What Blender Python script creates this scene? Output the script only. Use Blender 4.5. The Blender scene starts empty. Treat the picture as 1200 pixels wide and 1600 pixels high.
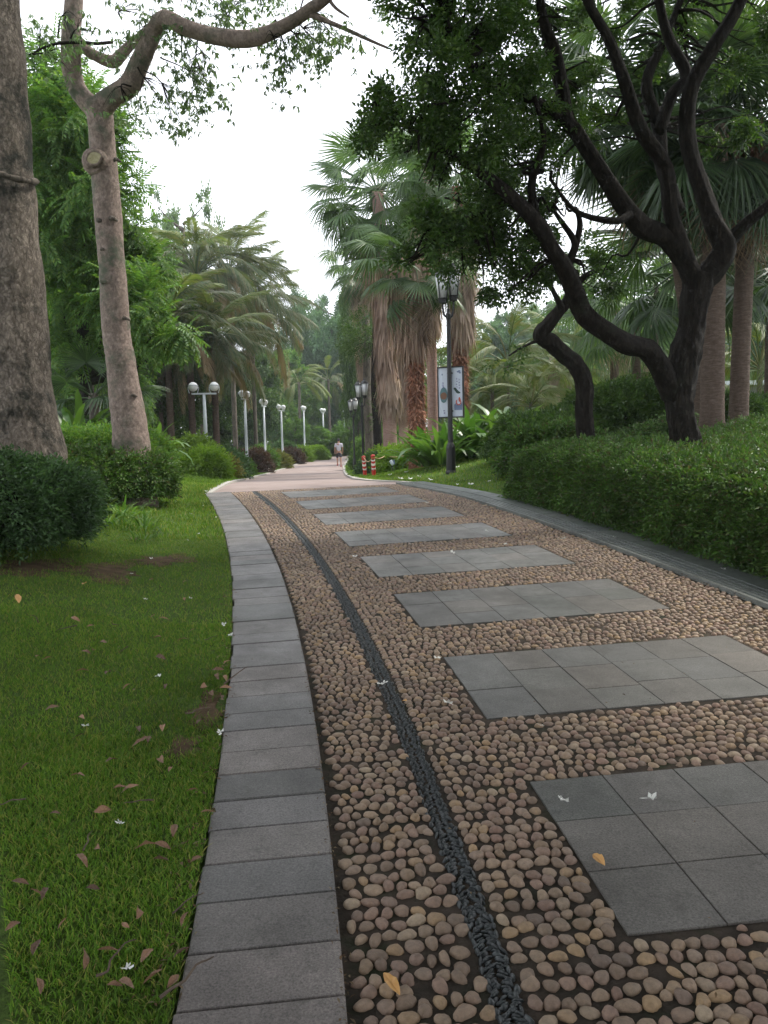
import bpy, math, random
import numpy as np
from mathutils import Vector, Matrix

# ------------------------------------------------------------------ camera, world, sun, exposure
SC = bpy.context.scene
COL = SC.collection
random.seed(7); RNG = np.random.default_rng(7)
F_PX = 1220.0; PITCH = math.radians(5.0); ROLL = .025
cr, sr = math.cos(ROLL), math.sin(ROLL)
_X = np.array([1, 0, 0.]); _U = np.array([0, math.sin(PITCH), math.cos(PITCH)]); _F = np.array([0, math.cos(PITCH), -math.sin(PITCH)])
CR = cr*_X - sr*_U; CU = sr*_X + cr*_U; CP = np.array([0, 0, 1.5])
cam = bpy.data.cameras.new('camera'); camo = bpy.data.objects.new('camera', cam); COL.objects.link(camo)
cam.sensor_fit = 'VERTICAL'; cam.sensor_height = 36.0; cam.lens = 36.0*F_PX/1600.0
cam.clip_start = .05; cam.clip_end = 3000
camo.matrix_world = Matrix(((CR[0], CU[0], -_F[0], CP[0]), (CR[1], CU[1], -_F[1], CP[1]), (CR[2], CU[2], -_F[2], CP[2]), (0, 0, 0, 1)))
SC.camera = camo
SUN_EL, SUN_AZ = math.radians(52), math.radians(62)      # azimuth measured from +Y towards +X
W = bpy.data.worlds.new('World'); SC.world = W; W.use_nodes = True
wn = W.node_tree; bg = wn.nodes['Background']
sky = wn.nodes.new('ShaderNodeTexSky'); sky.sky_type = 'NISHITA'; sky.sun_disc = False
sky.sun_elevation = SUN_EL; sky.sun_rotation = SUN_AZ; sky.dust_density = 4.0; sky.air_density = 1.3; sky.ozone_density = 1.0
mx = wn.nodes.new('ShaderNodeMix'); mx.data_type = 'RGBA'; mx.inputs['Factor'].default_value = .86
wn.links.new(sky.outputs[0], mx.inputs['A']); mx.inputs['B'].default_value = (9.6, 9.9, 10.6, 1)   # thin bright overcast
wn.links.new(mx.outputs['Result'], bg.inputs['Color']); bg.inputs['Strength'].default_value = .12
sl = bpy.data.lights.new('sun', 'SUN'); sl.energy = 2.4; sl.angle = math.radians(12); sl.color = (1, .95, .86)
so = bpy.data.objects.new('sun', sl); COL.objects.link(so)
sd = Vector((math.sin(SUN_AZ)*math.cos(SUN_EL), math.cos(SUN_AZ)*math.cos(SUN_EL), math.sin(SUN_EL)))
so.rotation_euler = sd.to_track_quat('Z', 'Y').to_euler(); so.location = (10, 10, 30)
SC.view_settings.view_transform = 'Standard'; SC.view_settings.look = 'None'
SC.view_settings.exposure = 1.0; SC.view_settings.gamma = 1.0; SC.view_settings.use_curve_mapping = False
try:
    SC.cycles.max_bounces = 7; SC.cycles.diffuse_bounces = 4; SC.cycles.transparent_max_bounces = 8
    SC.cycles.volume_bounces = 0; SC.cycles.use_denoising = True
except Exception: pass

# ------------------------------------------------------------------ terrain
def sstep(t): t = np.clip(t, 0, 1); return t*t*(3-2*t)
GY = [-30, 0, 12, 13, 14, 15, 17, 20, 30, 40, 50, 60, 80, 200, 3000]
GZ = [-1.74, 0, .696, .745, .775, .775, .73, .64, .3, .14, .14, .45, .95, 1.6, 1.6]
def g(y): return np.interp(y, GY, GZ)
PC = [1.03797214e-04, -1.13499554e-02, -6.84115998e-02, 4.40545362e-01]
def chan(t): return np.polyval(PC, t)
def dchan(t): return 3*PC[0]*t*t + 2*PC[1]*t + PC[2]
def UV(t, u):
    """path coordinates (t along the channel, u metres to its right) -> world x, y"""
    d = dchan(t); n = np.sqrt(1+d*d)
    return chan(t) + u/n, t - u*d/n
TT = np.linspace(-3, 13.0, 60)
_lx, _ly = UV(TT, -.822); _rx, _ry = UV(TT, 3.32 - .25*sstep((TT-10.5)/2.5))
FL = [(14.6, -3.05), (17, -3.35), (20, -3.7), (25, -4.4), (32, -5.3), (43, -5.97), (52, -5.9), (60, -5.35), (72, -4.6), (87, -3.6), (130, 2)]
FR = [(15.6, -.2), (17.5, -.6), (21, -.85), (25, -1.05), (37, -1.8), (50, -2.47), (56, -2.55), (65, -2.4), (74, -1.9), (87, -.8), (130, 5)]
LY = np.concatenate([_ly, [a for a, b in FL]]); LX = np.concatenate([_lx, [b for a, b in FL]])
RY = np.concatenate([_ry, [a for a, b in FR]]); RX = np.concatenate([_rx, [b for a, b in FR]])
def xl(y): return np.interp(y, LY, LX)
def xr(y): return np.interp(y, RY, RX)
def bump(x, y):
    return .03*np.sin(x*1.3+y*.7) + .025*np.sin(x*.6-y*1.1+2) + .012*np.sin(x*3.1+1)*np.sin(y*2.7)
def terr(x, y):
    x = np.asarray(x, float); y = np.asarray(y, float)
    dl = xl(y) - x; dr = x - xr(y)
    z = g(y) + .62*sstep((dl-.1)/4.2) + .72*sstep((dr-.15)/5.0)
    o = np.maximum(dl, dr)
    z = z + bump(x, y)*sstep((o-.1)/1.5)
    return np.where(o > .004, z + .010*sstep((.25-o)/.25), g(y) - .09)
def ray(px, py): return (px-600)/F_PX*CR + (800-py)/F_PX*CU + _F
def pt(px, py, Y):
    d = ray(px, py); return CP + d*(Y/d[1])
def G(px, Y, dz=0):
    """a place on the ground at distance Y, in the direction of picture column px"""
    p = pt(px, 690, Y); return np.array([p[0], Y, float(terr(p[0], Y))+dz])

# ------------------------------------------------------------------ helpers
def tag(o, label=None, cat=None, group=None, kind=None):
    if label: o['label'] = label
    if cat: o['category'] = cat
    if group: o['group'] = group
    if kind: o['kind'] = kind
    return o
def mesh(name, V, quads=None, tris=None, mat=None, smooth=False):
    V = np.asarray(V, np.float32).reshape(-1, 3)
    q = np.zeros((0, 4), np.int32) if quads is None else np.asarray(quads, np.int32).reshape(-1, 4)
    t = np.zeros((0, 3), np.int32) if tris is None else np.asarray(tris, np.int32).reshape(-1, 3)
    me = bpy.data.meshes.new(name)
    me.vertices.add(len(V)); me.vertices.foreach_set('co', V.ravel())
    li = np.concatenate([q.ravel(), t.ravel()]).astype(np.int32)
    me.loops.add(len(li)); me.loops.foreach_set('vertex_index', li)
    ls = np.concatenate([np.arange(len(q))*4, len(q)*4+np.arange(len(t))*3]).astype(np.int32)
    me.polygons.add(len(q)+len(t)); me.polygons.foreach_set('loop_start', ls)
    try: me.polygons.foreach_set('loop_total', np.concatenate([np.full(len(q), 4), np.full(len(t), 3)]).astype(np.int32))
    except Exception: pass
    me.polygons.foreach_set('use_smooth', np.full(len(q)+len(t), smooth))
    me.update(calc_edges=True); me.validate()
    if mat: me.materials.append(mat)
    return me
def link(name, me, parent=None, loc=None, M=None):
    o = bpy.data.objects.new(name, me); COL.objects.link(o)
    if parent is not None: o.parent = parent
    if M is not None: o.matrix_basis = M
    elif loc is not None: o.location = loc
    return o
class MB:
    """collects pieces into one mesh"""
    def __init__(s): s.V = []; s.Q = []; s.T = []; s.n = 0
    def add(s, V, Q=None, T=None):
        V = np.asarray(V, float).reshape(-1, 3)
        if Q is not None and len(Q): s.Q.append(np.asarray(Q).reshape(-1, 4)+s.n)
        if T is not None and len(T): s.T.append(np.asarray(T).reshape(-1, 3)+s.n)
        s.V.append(V); s.n += len(V); return s
    def me(s, name, mat, smooth=False):
        return mesh(name, np.concatenate(s.V), np.concatenate(s.Q) if s.Q else None, np.concatenate(s.T) if s.T else None, mat, smooth)
    def obj(s, name, mat, parent=None, smooth=False, loc=None): return link(name, s.me(name, mat, smooth), parent, loc)
def empty(name, loc, label, cat, group=None, rz=0):
    o = bpy.data.objects.new(name, None); COL.objects.link(o); o.location = tuple(float(v) for v in loc); o.rotation_euler = (0, 0, rz)
    o.empty_display_size = .2
    return tag(o, label, cat, group)
BOXQ = [(0, 3, 2, 1), (4, 5, 6, 7), (0, 1, 5, 4), (1, 2, 6, 5), (2, 3, 7, 6), (3, 0, 4, 7)]
def box(mb, c, s, rz=0, bev=0):
    x, y, z = [v/2 for v in s]; a, b = math.cos(rz), math.sin(rz)
    if bev:
        lo = [(-x, -y, -z), (x, -y, -z), (x, y, -z), (-x, y, -z)]
        md = [(-x, -y, z-bev), (x, -y, z-bev), (x, y, z-bev), (-x, y, z-bev)]
        tp = [(-x+bev, -y+bev, z), (x-bev, -y+bev, z), (x-bev, y-bev, z), (-x+bev, y-bev, z)]
        V = np.array(lo+md+tp); Q = [(0, 3, 2, 1), (8, 9, 10, 11)]
        for k in (0, 4):
            for i in range(4): j = (i+1) % 4; Q.append((k+i, k+j, k+j+4, k+i+4))
    else:
        V = np.array([(-x, -y, -z), (x, -y, -z), (x, y, -z), (-x, y, -z), (-x, -y, z), (x, -y, z), (x, y, z), (-x, y, z)]); Q = BOXQ
    R = np.array([[a, -b, 0], [b, a, 0], [0, 0, 1]])
    return mb.add(V@R.T+np.array(c), Q)
def norm(v): return v/np.maximum(np.linalg.norm(v, axis=-1, keepdims=True), 1e-9)
def catmull(P, n):
    P = np.asarray(P, float); Q = np.vstack([2*P[0]-P[1], P, 2*P[-1]-P[-2]]); out = []
    for i in range(len(P)-1):
        a, b, c_, d = Q[i:i+4]
        for t in np.linspace(0, 1, n, endpoint=False):
            out.append(.5*((2*b)+(-a+c_)*t+(2*a-5*b+4*c_-d)*t*t+(-a+3*b-3*c_+d)*t**3))
    out.append(P[-1]); return np.array(out)
def tube(mb, P, R, sides=8, sub=0, rough=0, cap=True, seed=0, ridge=0):
    P = np.asarray(P, float); R = np.asarray(R, float)*np.ones(len(P))
    if sub:
        PR = catmull(np.hstack([P, R[:, None]]), sub); P, R = PR[:, :3], np.maximum(PR[:, 3], .001)
    T = norm(np.gradient(P, axis=0)); n0 = np.array([1, .1, 0]) if abs(T[0][0]) < .9 else np.array([0, 1, 0.])
    rg = np.random.default_rng(seed+5); V = []
    ph = rg.uniform(0, 6.28, 6); a = np.linspace(0, 2*np.pi, sides, endpoint=False)
    for i in range(len(P)):
        n0 = norm(n0 - T[i]*(n0@T[i])); b = np.cross(T[i], n0)
        rr = R[i]*np.ones(sides)
        if rough:
            h = i*1.0
            rr = rr*(1+rough*(np.sin(a*2+ph[0]+h*.23)+.7*np.sin(a*3+ph[1]-h*.31)+.5*np.sin(a*5+ph[2]+h*.5)+.5*rg.normal(size=sides)*.6))
        if ridge: rr = rr*(1+ridge*(np.sin(7*a+ph[3]+i*.12+.5*np.sin(i*.4))+.6*np.sin(11*a+ph[4]-i*.17)+.5*np.sin(i*.9+3*a+ph[5])))
        V.append(P[i]+rr[:, None]*(np.cos(a)[:, None]*n0+np.sin(a)[:, None]*b))
    n = len(P); V = np.concatenate(V); i = np.arange(n-1)[:, None]*sides; j = np.arange(sides)[None]; k = (j+1) % sides
    Q = np.stack([i+j, i+k, i+k+sides, i+j+sides], -1).reshape(-1, 4); Tt = []
    if cap:
        V = np.vstack([V, P[0], P[-1]]); c0, c1 = n*sides, n*sides+1
        for q in range(sides): Tt += [(c0, (q+1) % sides, q), (c1, (n-1)*sides+q, (n-1)*sides+(q+1) % sides)]
    return mb.add(V, Q, Tt)
def lathe(mb, prof, c=(0, 0, 0), sides=12, capb=True):
    P = np.array([(c[0], c[1], c[2]+z) for r, z in prof]); a = np.linspace(0, 2*np.pi, sides, endpoint=False); V = []
    for (r, z) in prof: V.append(np.stack([c[0]+r*np.cos(a), c[1]+r*np.sin(a), np.full(sides, c[2]+z)], 1))
    n = len(prof); V = np.concatenate(V); i = np.arange(n-1)[:, None]*sides; j = np.arange(sides)[None]; k = (j+1) % sides
    Q = np.stack([i+j, i+k, i+k+sides, i+j+sides], -1).reshape(-1, 4); T = []
    if capb:
        V = np.vstack([V, P[0], P[-1]])
        for q in range(sides): T += [(n*sides, (q+1) % sides, q), (n*sides+1, (n-1)*sides+q, (n-1)*sides+(q+1) % sides)]
    return mb.add(V, Q, T)
def sheet(V, nx, ny):
    i = np.arange(ny-1)[:, None]*nx; j = np.arange(nx-1)[None]
    return np.stack([i+j, i+j+1, i+j+1+nx, i+j+nx], -1).reshape(-1, 4)

# ------------------------------------------------------------------ materials
def nodemat(name):
    m = bpy.data.materials.new(name); m.use_nodes = True; nt = m.node_tree; return m, nt, nt.nodes['Principled BSDF'], nt.nodes['Material Output']
def N(nt, t, **k):
    n = nt.nodes.new(t)
    for a, v in k.items():
        if a.startswith('i_'): n.inputs[a[2:].replace('_', ' ')].default_value = v
        else: setattr(n, a, v)
    return n
def ramp(nt, stops):
    r = nt.nodes.new('ShaderNodeValToRGB'); e = r.color_ramp.elements
    e[0].position, e[0].color = stops[0][0], (*stops[0][1], 1); e[1].position, e[1].color = stops[-1][0], (*stops[-1][1], 1)
    for p, c_ in stops[1:-1]: x = e.new(p); x.color = (*c_, 1)
    return r
def rnd_value(nt):
    """one random number per loose piece and per object"""
    ge = nt.nodes.new('ShaderNodeNewGeometry'); oi = nt.nodes.new('ShaderNodeObjectInfo')
    a = N(nt, 'ShaderNodeMath', operation='ADD'); nt.links.new(ge.outputs['Random Per Island'], a.inputs[0]); nt.links.new(oi.outputs['Random'], a.inputs[1])
    f = N(nt, 'ShaderNodeMath', operation='FRACT'); nt.links.new(a.outputs[0], f.inputs[0]); return f
def leafmat(name, cols, trans=.25, rough=.5, spec=.35, patch=0.6):
    m, nt, b, out = nodemat(name); L = nt.links.new
    f = rnd_value(nt); r = ramp(nt, [(i/(len(cols)-1), c_) for i, c_ in enumerate(cols)]); L(f.outputs[0], r.inputs[0])
    ge = nt.nodes.new('ShaderNodeNewGeometry')
    nz = N(nt, 'ShaderNodeTexNoise', i_Scale=patch, i_Detail=2.0); L(ge.outputs['Position'], nz.inputs['Vector'])
    mr = N(nt, 'ShaderNodeMapRange', i_From_Min=.3, i_From_Max=.7, i_To_Min=.72, i_To_Max=1.3); L(nz.outputs['Fac'], mr.inputs['Value'])
    mm = N(nt, 'ShaderNodeVectorMath', operation='SCALE'); L(r.outputs[0], mm.inputs[0]); L(mr.outputs[0], mm.inputs['Scale'])
    L(mm.outputs[0], b.inputs['Base Color']); b.inputs['Roughness'].default_value = rough; b.inputs['Specular IOR Level'].default_value = spec
    tr = nt.nodes.new('ShaderNodeBsdfTranslucent'); tm = N(nt, 'ShaderNodeVectorMath', operation='MULTIPLY'); L(mm.outputs[0], tm.inputs[0]); tm.inputs[1].default_value = (1.5, 1.6, .7)
    L(tm.outputs[0], tr.inputs['Color']); ms = N(nt, 'ShaderNodeMixShader'); ms.inputs[0].default_value = trans
    L(b.outputs[0], ms.inputs[1]); L(tr.outputs[0], ms.inputs[2]); L(ms.outputs[0], out.inputs['Surface']); return m
def solid(name, cols, scale=8, rough=.6, bump_=.0, bscale=40, spec=.5, metal=0, stretch=(1, 1, 1), detail=5, coord='Object', rand=0, bdist=.02):
    """noise-mottled solid with fine relief"""
    m, nt, b, out = nodemat(name); L = nt.links.new
    tc = nt.nodes.new('ShaderNodeTexCoord'); mp = N(nt, 'ShaderNodeMapping'); mp.inputs['Scale'].default_value = stretch
    if coord == 'World':
        ge = nt.nodes.new('ShaderNodeNewGeometry'); L(ge.outputs['Position'], mp.inputs[0])
    else: L(tc.outputs[coord], mp.inputs[0])
    nz = N(nt, 'ShaderNodeTexNoise', i_Scale=scale, i_Detail=detail, i_Roughness=.62); L(mp.outputs[0], nz.inputs['Vector'])
    r = ramp(nt, [(.3+.4*i/max(len(cols)-1, 1), c_) for i, c_ in enumerate(cols)] if len(cols) > 1 else [(0, cols[0]), (1, cols[0])]); L(nz.outputs['Fac'], r.inputs[0])
    last = r.outputs[0]
    if rand:
        f = rnd_value(nt); mr = N(nt, 'ShaderNodeMapRange', i_To_Min=1-rand, i_To_Max=1+rand); L(f.outputs[0], mr.inputs['Value'])
        mm = N(nt, 'ShaderNodeVectorMath', operation='SCALE'); L(last, mm.inputs[0]); L(mr.outputs[0], mm.inputs['Scale']); last = mm.outputs[0]
    L(last, b.inputs['Base Color']); b.inputs['Roughness'].default_value = rough; b.inputs['Specular IOR Level'].default_value = spec; b.inputs['Metallic'].default_value = metal
    if bump_:
        n2 = N(nt, 'ShaderNodeTexNoise', i_Scale=bscale, i_Detail=6.0, i_Roughness=.65); L(mp.outputs[0], n2.inputs['Vector'])
        bp = N(nt, 'ShaderNodeBump', i_Strength=bump_, i_Distance=bdist); L(n2.outputs['Fac'], bp.inputs['Height']); L(bp.outputs[0], b.inputs['Normal'])
    return m
def barkmat(name, cols, lichen=None, vscale=(1, 1, .22), scale=9, crack=14, dist=.03, strength=.9, lich_amt=.62, cw=1.0):
    m, nt, b, out = nodemat(name); L = nt.links.new
    ge = nt.nodes.new('ShaderNodeNewGeometry'); mp = N(nt, 'ShaderNodeMapping'); mp.inputs['Scale'].default_value = vscale; L(ge.outputs['Position'], mp.inputs[0])
    n1 = N(nt, 'ShaderNodeTexNoise', i_Scale=scale, i_Detail=8.0, i_Roughness=.7); L(mp.outputs[0], n1.inputs['Vector'])
    vo = N(nt, 'ShaderNodeTexVoronoi', feature='DISTANCE_TO_EDGE', i_Scale=crack); 
    ad = N(nt, 'ShaderNodeVectorMath', operation='MULTIPLY_ADD'); L(n1.outputs['Color'], ad.inputs[0]); ad.inputs[1].default_value = (.16, .16, .16); L(mp.outputs[0], ad.inputs[2]); L(ad.outputs[0], vo.inputs['Vector'])
    cv = N(nt, 'ShaderNodeMapRange', i_From_Min=0, i_From_Max=.09, i_To_Min=0, i_To_Max=1); L(vo.outputs['Distance'], cv.inputs['Value'])
    r = ramp(nt, [(.3+.4*i/(len(cols)-1), c_) for i, c_ in enumerate(cols)]); L(n1.outputs['Fac'], r.inputs[0])
    dk = N(nt, 'ShaderNodeMix', data_type='RGBA', blend_type='MULTIPLY'); dk.inputs['Factor'].default_value = .75*cw
    g2 = N(nt, 'ShaderNodeMapRange', i_To_Min=.45, i_To_Max=1.0); L(cv.outputs[0], g2.inputs['Value']); L(r.outputs[0], dk.inputs['A']); L(g2.outputs[0], dk.inputs['B'])
    last = dk.outputs['Result']
    if lichen:
        n3 = N(nt, 'ShaderNodeTexNoise', i_Scale=2.3, i_Detail=7.0, i_Roughness=.7); L(ge.outputs['Position'], n3.inputs['Vector'])
        lr = N(nt, 'ShaderNodeMapRange', i_From_Min=lich_amt-.06, i_From_Max=lich_amt+.06); L(n3.outputs['Fac'], lr.inputs['Value'])
        lm = N(nt, 'ShaderNodeMix', data_type='RGBA'); L(lr.outputs[0], lm.inputs['Factor']); L(last, lm.inputs['A']); lm.inputs['B'].default_value = (*lichen, 1); last = lm.outputs['Result']
    L(last, b.inputs['Base Color']); b.inputs['Roughness'].default_value = .85; b.inputs['Specular IOR Level'].default_value = .2
    hs = N(nt, 'ShaderNodeMath', operation='MULTIPLY_ADD'); L(cv.outputs[0], hs.inputs[0]); hs.inputs[1].default_value = cw*.6; L(n1.outputs['Fac'], hs.inputs[2])
    bp = N(nt, 'ShaderNodeBump', i_Strength=strength, i_Distance=dist); L(hs.outputs[0], bp.inputs['Height']); L(bp.outputs[0], b.inputs['Normal']); return m
def stonemat(name, cols, rough=.55, grain=150):
    """flamed granite: speckle, soft stains, a little moss in world space"""
    m, nt, b, out = nodemat(name); L = nt.links.new
    ge = nt.nodes.new('ShaderNodeNewGeometry'); f = rnd_value(nt)
    r = ramp(nt, [(i/(len(cols)-1), c_) for i, c_ in enumerate(cols)]); L(f.outputs[0], r.inputs[0])
    n1 = N(nt, 'ShaderNodeTexNoise', i_Scale=2.6, i_Detail=6.0, i_Roughness=.65); L(ge.outputs['Position'], n1.inputs['Vector'])
    n2 = N(nt, 'ShaderNodeTexNoise', i_Scale=grain, i_Detail=3.0, i_Roughness=.8); L(ge.outputs['Position'], n2.inputs['Vector'])
    a1 = N(nt, 'ShaderNodeMapRange', i_From_Min=.3, i_From_Max=.7, i_To_Min=.68, i_To_Max=1.3); L(n1.outputs['Fac'], a1.inputs['Value'])
    a2 = N(nt, 'ShaderNodeMapRange', i_From_Min=.3, i_From_Max=.7, i_To_Min=.42, i_To_Max=1.65); L(n2.outputs['Fac'], a2.inputs['Value'])
    mu = N(nt, 'ShaderNodeMath', operation='MULTIPLY'); L(a1.outputs[0], mu.inputs[0]); L(a2.outputs[0], mu.inputs[1])
    mm = N(nt, 'ShaderNodeVectorMath', operation='SCALE'); L(r.outputs[0], mm.inputs[0]); L(mu.outputs[0], mm.inputs['Scale'])
    n4 = N(nt, 'ShaderNodeTexNoise', i_Scale=7.0, i_Detail=8.0, i_Roughness=.75, i_Distortion=.6); L(ge.outputs['Position'], n4.inputs['Vector'])
    a4 = N(nt, 'ShaderNodeMapRange', i_From_Min=.56, i_From_Max=.68, i_To_Min=0, i_To_Max=.55); L(n4.outputs['Fac'], a4.inputs['Value'])
    st = N(nt, 'ShaderNodeMix', data_type='RGBA'); L(a4.outputs[0], st.inputs['Factor']); L(mm.outputs[0], st.inputs['A']); st.inputs['B'].default_value = (.045, .04, .03, 1)
    a5 = N(nt, 'ShaderNodeMapRange', i_From_Min=.36, i_From_Max=.28, i_To_Min=0, i_To_Max=.35); L(n4.outputs['Fac'], a5.inputs['Value'])
    s5 = N(nt, 'ShaderNodeMix', data_type='RGBA'); L(a5.outputs[0], s5.inputs['Factor']); L(st.outputs['Result'], s5.inputs['A']); s5.inputs['B'].default_value = (.24, .23, .21, 1)
    L(s5.outputs['Result'], b.inputs['Base Color'])
    rr = N(nt, 'ShaderNodeMapRange', i_From_Min=.3, i_From_Max=.7, i_To_Min=rough+.14, i_To_Max=rough-.12); L(n1.outputs['Fac'], rr.inputs['Value']); L(rr.outputs[0], b.inputs['Roughness'])
    bp = N(nt, 'ShaderNodeBump', i_Strength=.7, i_Distance=.004); L(n2.outputs['Fac'], bp.inputs['Height']); L(bp.outputs[0], b.inputs['Normal']); return m
def plain(name, col, rough=.5, metal=0, spec=.5, trans=0):
    m, nt, b, out = nodemat(name); b.inputs['Base Color'].default_value = (*col, 1); b.inputs['Roughness'].default_value = rough
    b.inputs['Metallic'].default_value = metal; b.inputs['Specular IOR Level'].default_value = spec; b.inputs['Transmission Weight'].default_value = trans; return m

M = {}
M['slab'] = stonemat('slate_tile', [(0.092, 0.094, 0.084), (0.113, 0.110, 0.098), (0.103, 0.102, 0.096), (0.130, 0.117, 0.101), (0.097, 0.092, 0.082)], .5)
M['kerb'] = stonemat('kerb_granite', [(0.151, 0.135, 0.123), (0.112, 0.104, 0.096), (0.179, 0.154, 0.139), (0.134, 0.125, 0.120), (0.101, 0.096, 0.088), (0.162, 0.146, 0.139)], .44)
M['kerb_r'] = stonemat('kerb_granite_green', [(.10, .115, .10), (.125, .135, .12), (.09, .105, .095)], .5)
M['rib'] = stonemat('worn_skylit_rib_granite', [(.15, .165, .155), (.18, .19, .175)], .5)  # paler than the kerb: worn edges, plus sky light put into the colour
M['pebble'] = None
def pebmat():
    m, nt, b, out = nodemat('river_pebble'); L = nt.links.new; f = rnd_value(nt)
    cols = [(0.264, 0.185, 0.122), (0.187, 0.127, 0.085), (0.330, 0.238, 0.156), (0.209, 0.127, 0.090), (0.275, 0.200, 0.141), (0.352, 0.233, 0.122), (0.154, 0.110, 0.080), (0.287, 0.185, 0.132), (0.220, 0.154, 0.103), (0.385, 0.295, 0.197)]
    r = ramp(nt, [(i/(len(cols)-1), c_) for i, c_ in enumerate(cols)]); L(f.outputs[0], r.inputs[0])
    ge = nt.nodes.new('ShaderNodeNewGeometry'); n1 = N(nt, 'ShaderNodeTexNoise', i_Scale=55.0, i_Detail=5.0, i_Roughness=.7); L(ge.outputs['Position'], n1.inputs['Vector'])
    n0 = N(nt, 'ShaderNodeTexNoise', i_Scale=1.1, i_Detail=4.0); L(ge.outputs['Position'], n0.inputs['Vector'])
    a1 = N(nt, 'ShaderNodeMapRange', i_From_Min=.3, i_From_Max=.7, i_To_Min=.72, i_To_Max=1.25); L(n1.outputs['Fac'], a1.inputs['Value'])
    a0 = N(nt, 'ShaderNodeMapRange', i_From_Min=.3, i_From_Max=.7, i_To_Min=.8, i_To_Max=1.2); L(n0.outputs['Fac'], a0.inputs['Value'])
    mu = N(nt, 'ShaderNodeMath', operation='MULTIPLY'); L(a1.outputs[0], mu.inputs[0]); L(a0.outputs[0], mu.inputs[1])
    mm = N(nt, 'ShaderNodeVectorMath', operation='SCALE'); L(r.outputs[0], mm.inputs[0]); L(mu.outputs[0], mm.inputs['Scale']); L(mm.outputs[0], b.inputs['Base Color'])
    b.inputs['Roughness'].default_value = .48
    n3 = N(nt, 'ShaderNodeTexNoise', i_Scale=170.0, i_Detail=4.0, i_Roughness=.8); L(ge.outputs['Position'], n3.inputs['Vector']); hh_ = N(nt, 'ShaderNodeMath', operation='ADD'); L(n1.outputs['Fac'], hh_.inputs[0]); L(n3.outputs['Fac'], hh_.inputs[1])
    bp = N(nt, 'ShaderNodeBump', i_Strength=.6, i_Distance=.004); L(hh_.outputs[0], bp.inputs['Height']); L(bp.outputs[0], b.inputs['Normal']); return m
M['pebble'] = pebmat()
M['blackpeb'] = solid('black_pebble', [(.018, .022, .022), (.045, .052, .052)], 30, .38, .2, 80, coord='World', rand=.4)
M['mortar'] = solid('mossy_mortar', [(.025, .03, .016), (.042, .034, .026), (.065, .05, .038), (.028, .034, .016)], 5, .9, .8, 90, spec=.2, coord='World', bdist=.01)
M['lawnsoil'] = None
def lawnmat():
    m, nt, b, out = nodemat('lawn_ground'); L = nt.links.new
    ge = nt.nodes.new('ShaderNodeNewGeometry')
    n1 = N(nt, 'ShaderNodeTexNoise', i_Scale=1.4, i_Detail=7.0, i_Roughness=.65); L(ge.outputs['Position'], n1.inputs['Vector'])
    n2 = N(nt, 'ShaderNodeTexNoise', i_Scale=45.0, i_Detail=5.0, i_Roughness=.75); L(ge.outputs['Position'], n2.inputs['Vector'])
    r = ramp(nt, [(.25, (.055, .085, .02)), (.45, (.085, .14, .027)), (.62, (.11, .18, .035)), (.75, (.16, .17, .06))]); L(n1.outputs['Fac'], r.inputs[0])
    r2 = ramp(nt, [(.3, (.35, .35, .35)), (.6, (1, 1, 1)), (.8, (1.3, 1.3, 1.1))]); L(n2.outputs['Fac'], r2.inputs[0])
    mm = N(nt, 'ShaderNodeVectorMath', operation='MULTIPLY'); L(r.outputs[0], mm.inputs[0]); L(r2.outputs[0], mm.inputs[1]); L(mm.outputs[0], b.inputs['Base Color'])
    b.inputs['Roughness'].default_value = .9; b.inputs['Specular IOR Level'].default_value = .15
    bp = N(nt, 'ShaderNodeBump', i_Strength=.8, i_Distance=.03); L(n2.outputs['Fac'], bp.inputs['Height']); L(bp.outputs[0], b.inputs['Normal']); return m
M['lawnsoil'] = lawnmat()
M['soil'] = solid('bare_soil', [(.05, .035, .022), (.11, .075, .045), (.16, .11, .07)], 9, .95, .9, 60, spec=.1, coord='World')
M['concrete'] = solid('pink_concrete', [(.20, .15, .13), (.25, .19, .17), (.28, .225, .205)], 1.2, .75, .2, 60, coord='World', detail=8)
M['farkerb'] = solid('pale_kerb', [(.32, .30, .27), (.42, .40, .36)], 5, .7, .2, 60, coord='World')
M['grass'] = leafmat('grass_blade', [(0.073, 0.149, 0.021), (0.121, 0.229, 0.033), (0.097, 0.189, 0.025), (0.181, 0.278, 0.044), (0.292, 0.260, 0.090)], .3, .6, .2, 1.2)
M['grass_far'] = leafmat('grass_blade_far', [(0.090, 0.169, 0.023), (0.135, 0.221, 0.033), (0.105, 0.182, 0.026)], .3, .6, .2, 1.2)
M['leaf_dark'] = leafmat('dark_leaf', [(0.027, 0.058, 0.014), (0.042, 0.091, 0.018), (0.060, 0.124, 0.022), (0.033, 0.072, 0.016), (.06, .11, .025), (.10, .16, .035), (.035, .07, .018)], .28, .42, .4)  # the brighter stops stand for sunlit leaves, light put into the colour
M['leaf_hedge'] = leafmat('hedge_leaf', [(0.041, 0.086, 0.029), (0.061, 0.128, 0.043), (0.089, 0.172, 0.060), (0.049, 0.105, 0.033), (.10, .17, .06), (.04, .08, .03), (.035, .07, .03)], .2, .5, .35, 2.0)
M['leaf_hedge_r'] = leafmat('right_hedge_leaf', [(0.033, 0.077, 0.015), (0.060, 0.133, 0.022), (0.090, 0.182, 0.033), (0.042, 0.098, 0.018), (.13, .20, .05), (.04, .085, .02), (.10, .085, .04)], .2, .5, .35, 2.0)
M['leaf_mid'] = leafmat('mid_green_leaf', [(0.053, 0.115, 0.026), (0.083, 0.176, 0.039), (0.120, 0.230, 0.052), (0.060, 0.135, 0.033), (.14, .22, .04), (.09, .16, .03)], .35, .5, .3)
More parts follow.
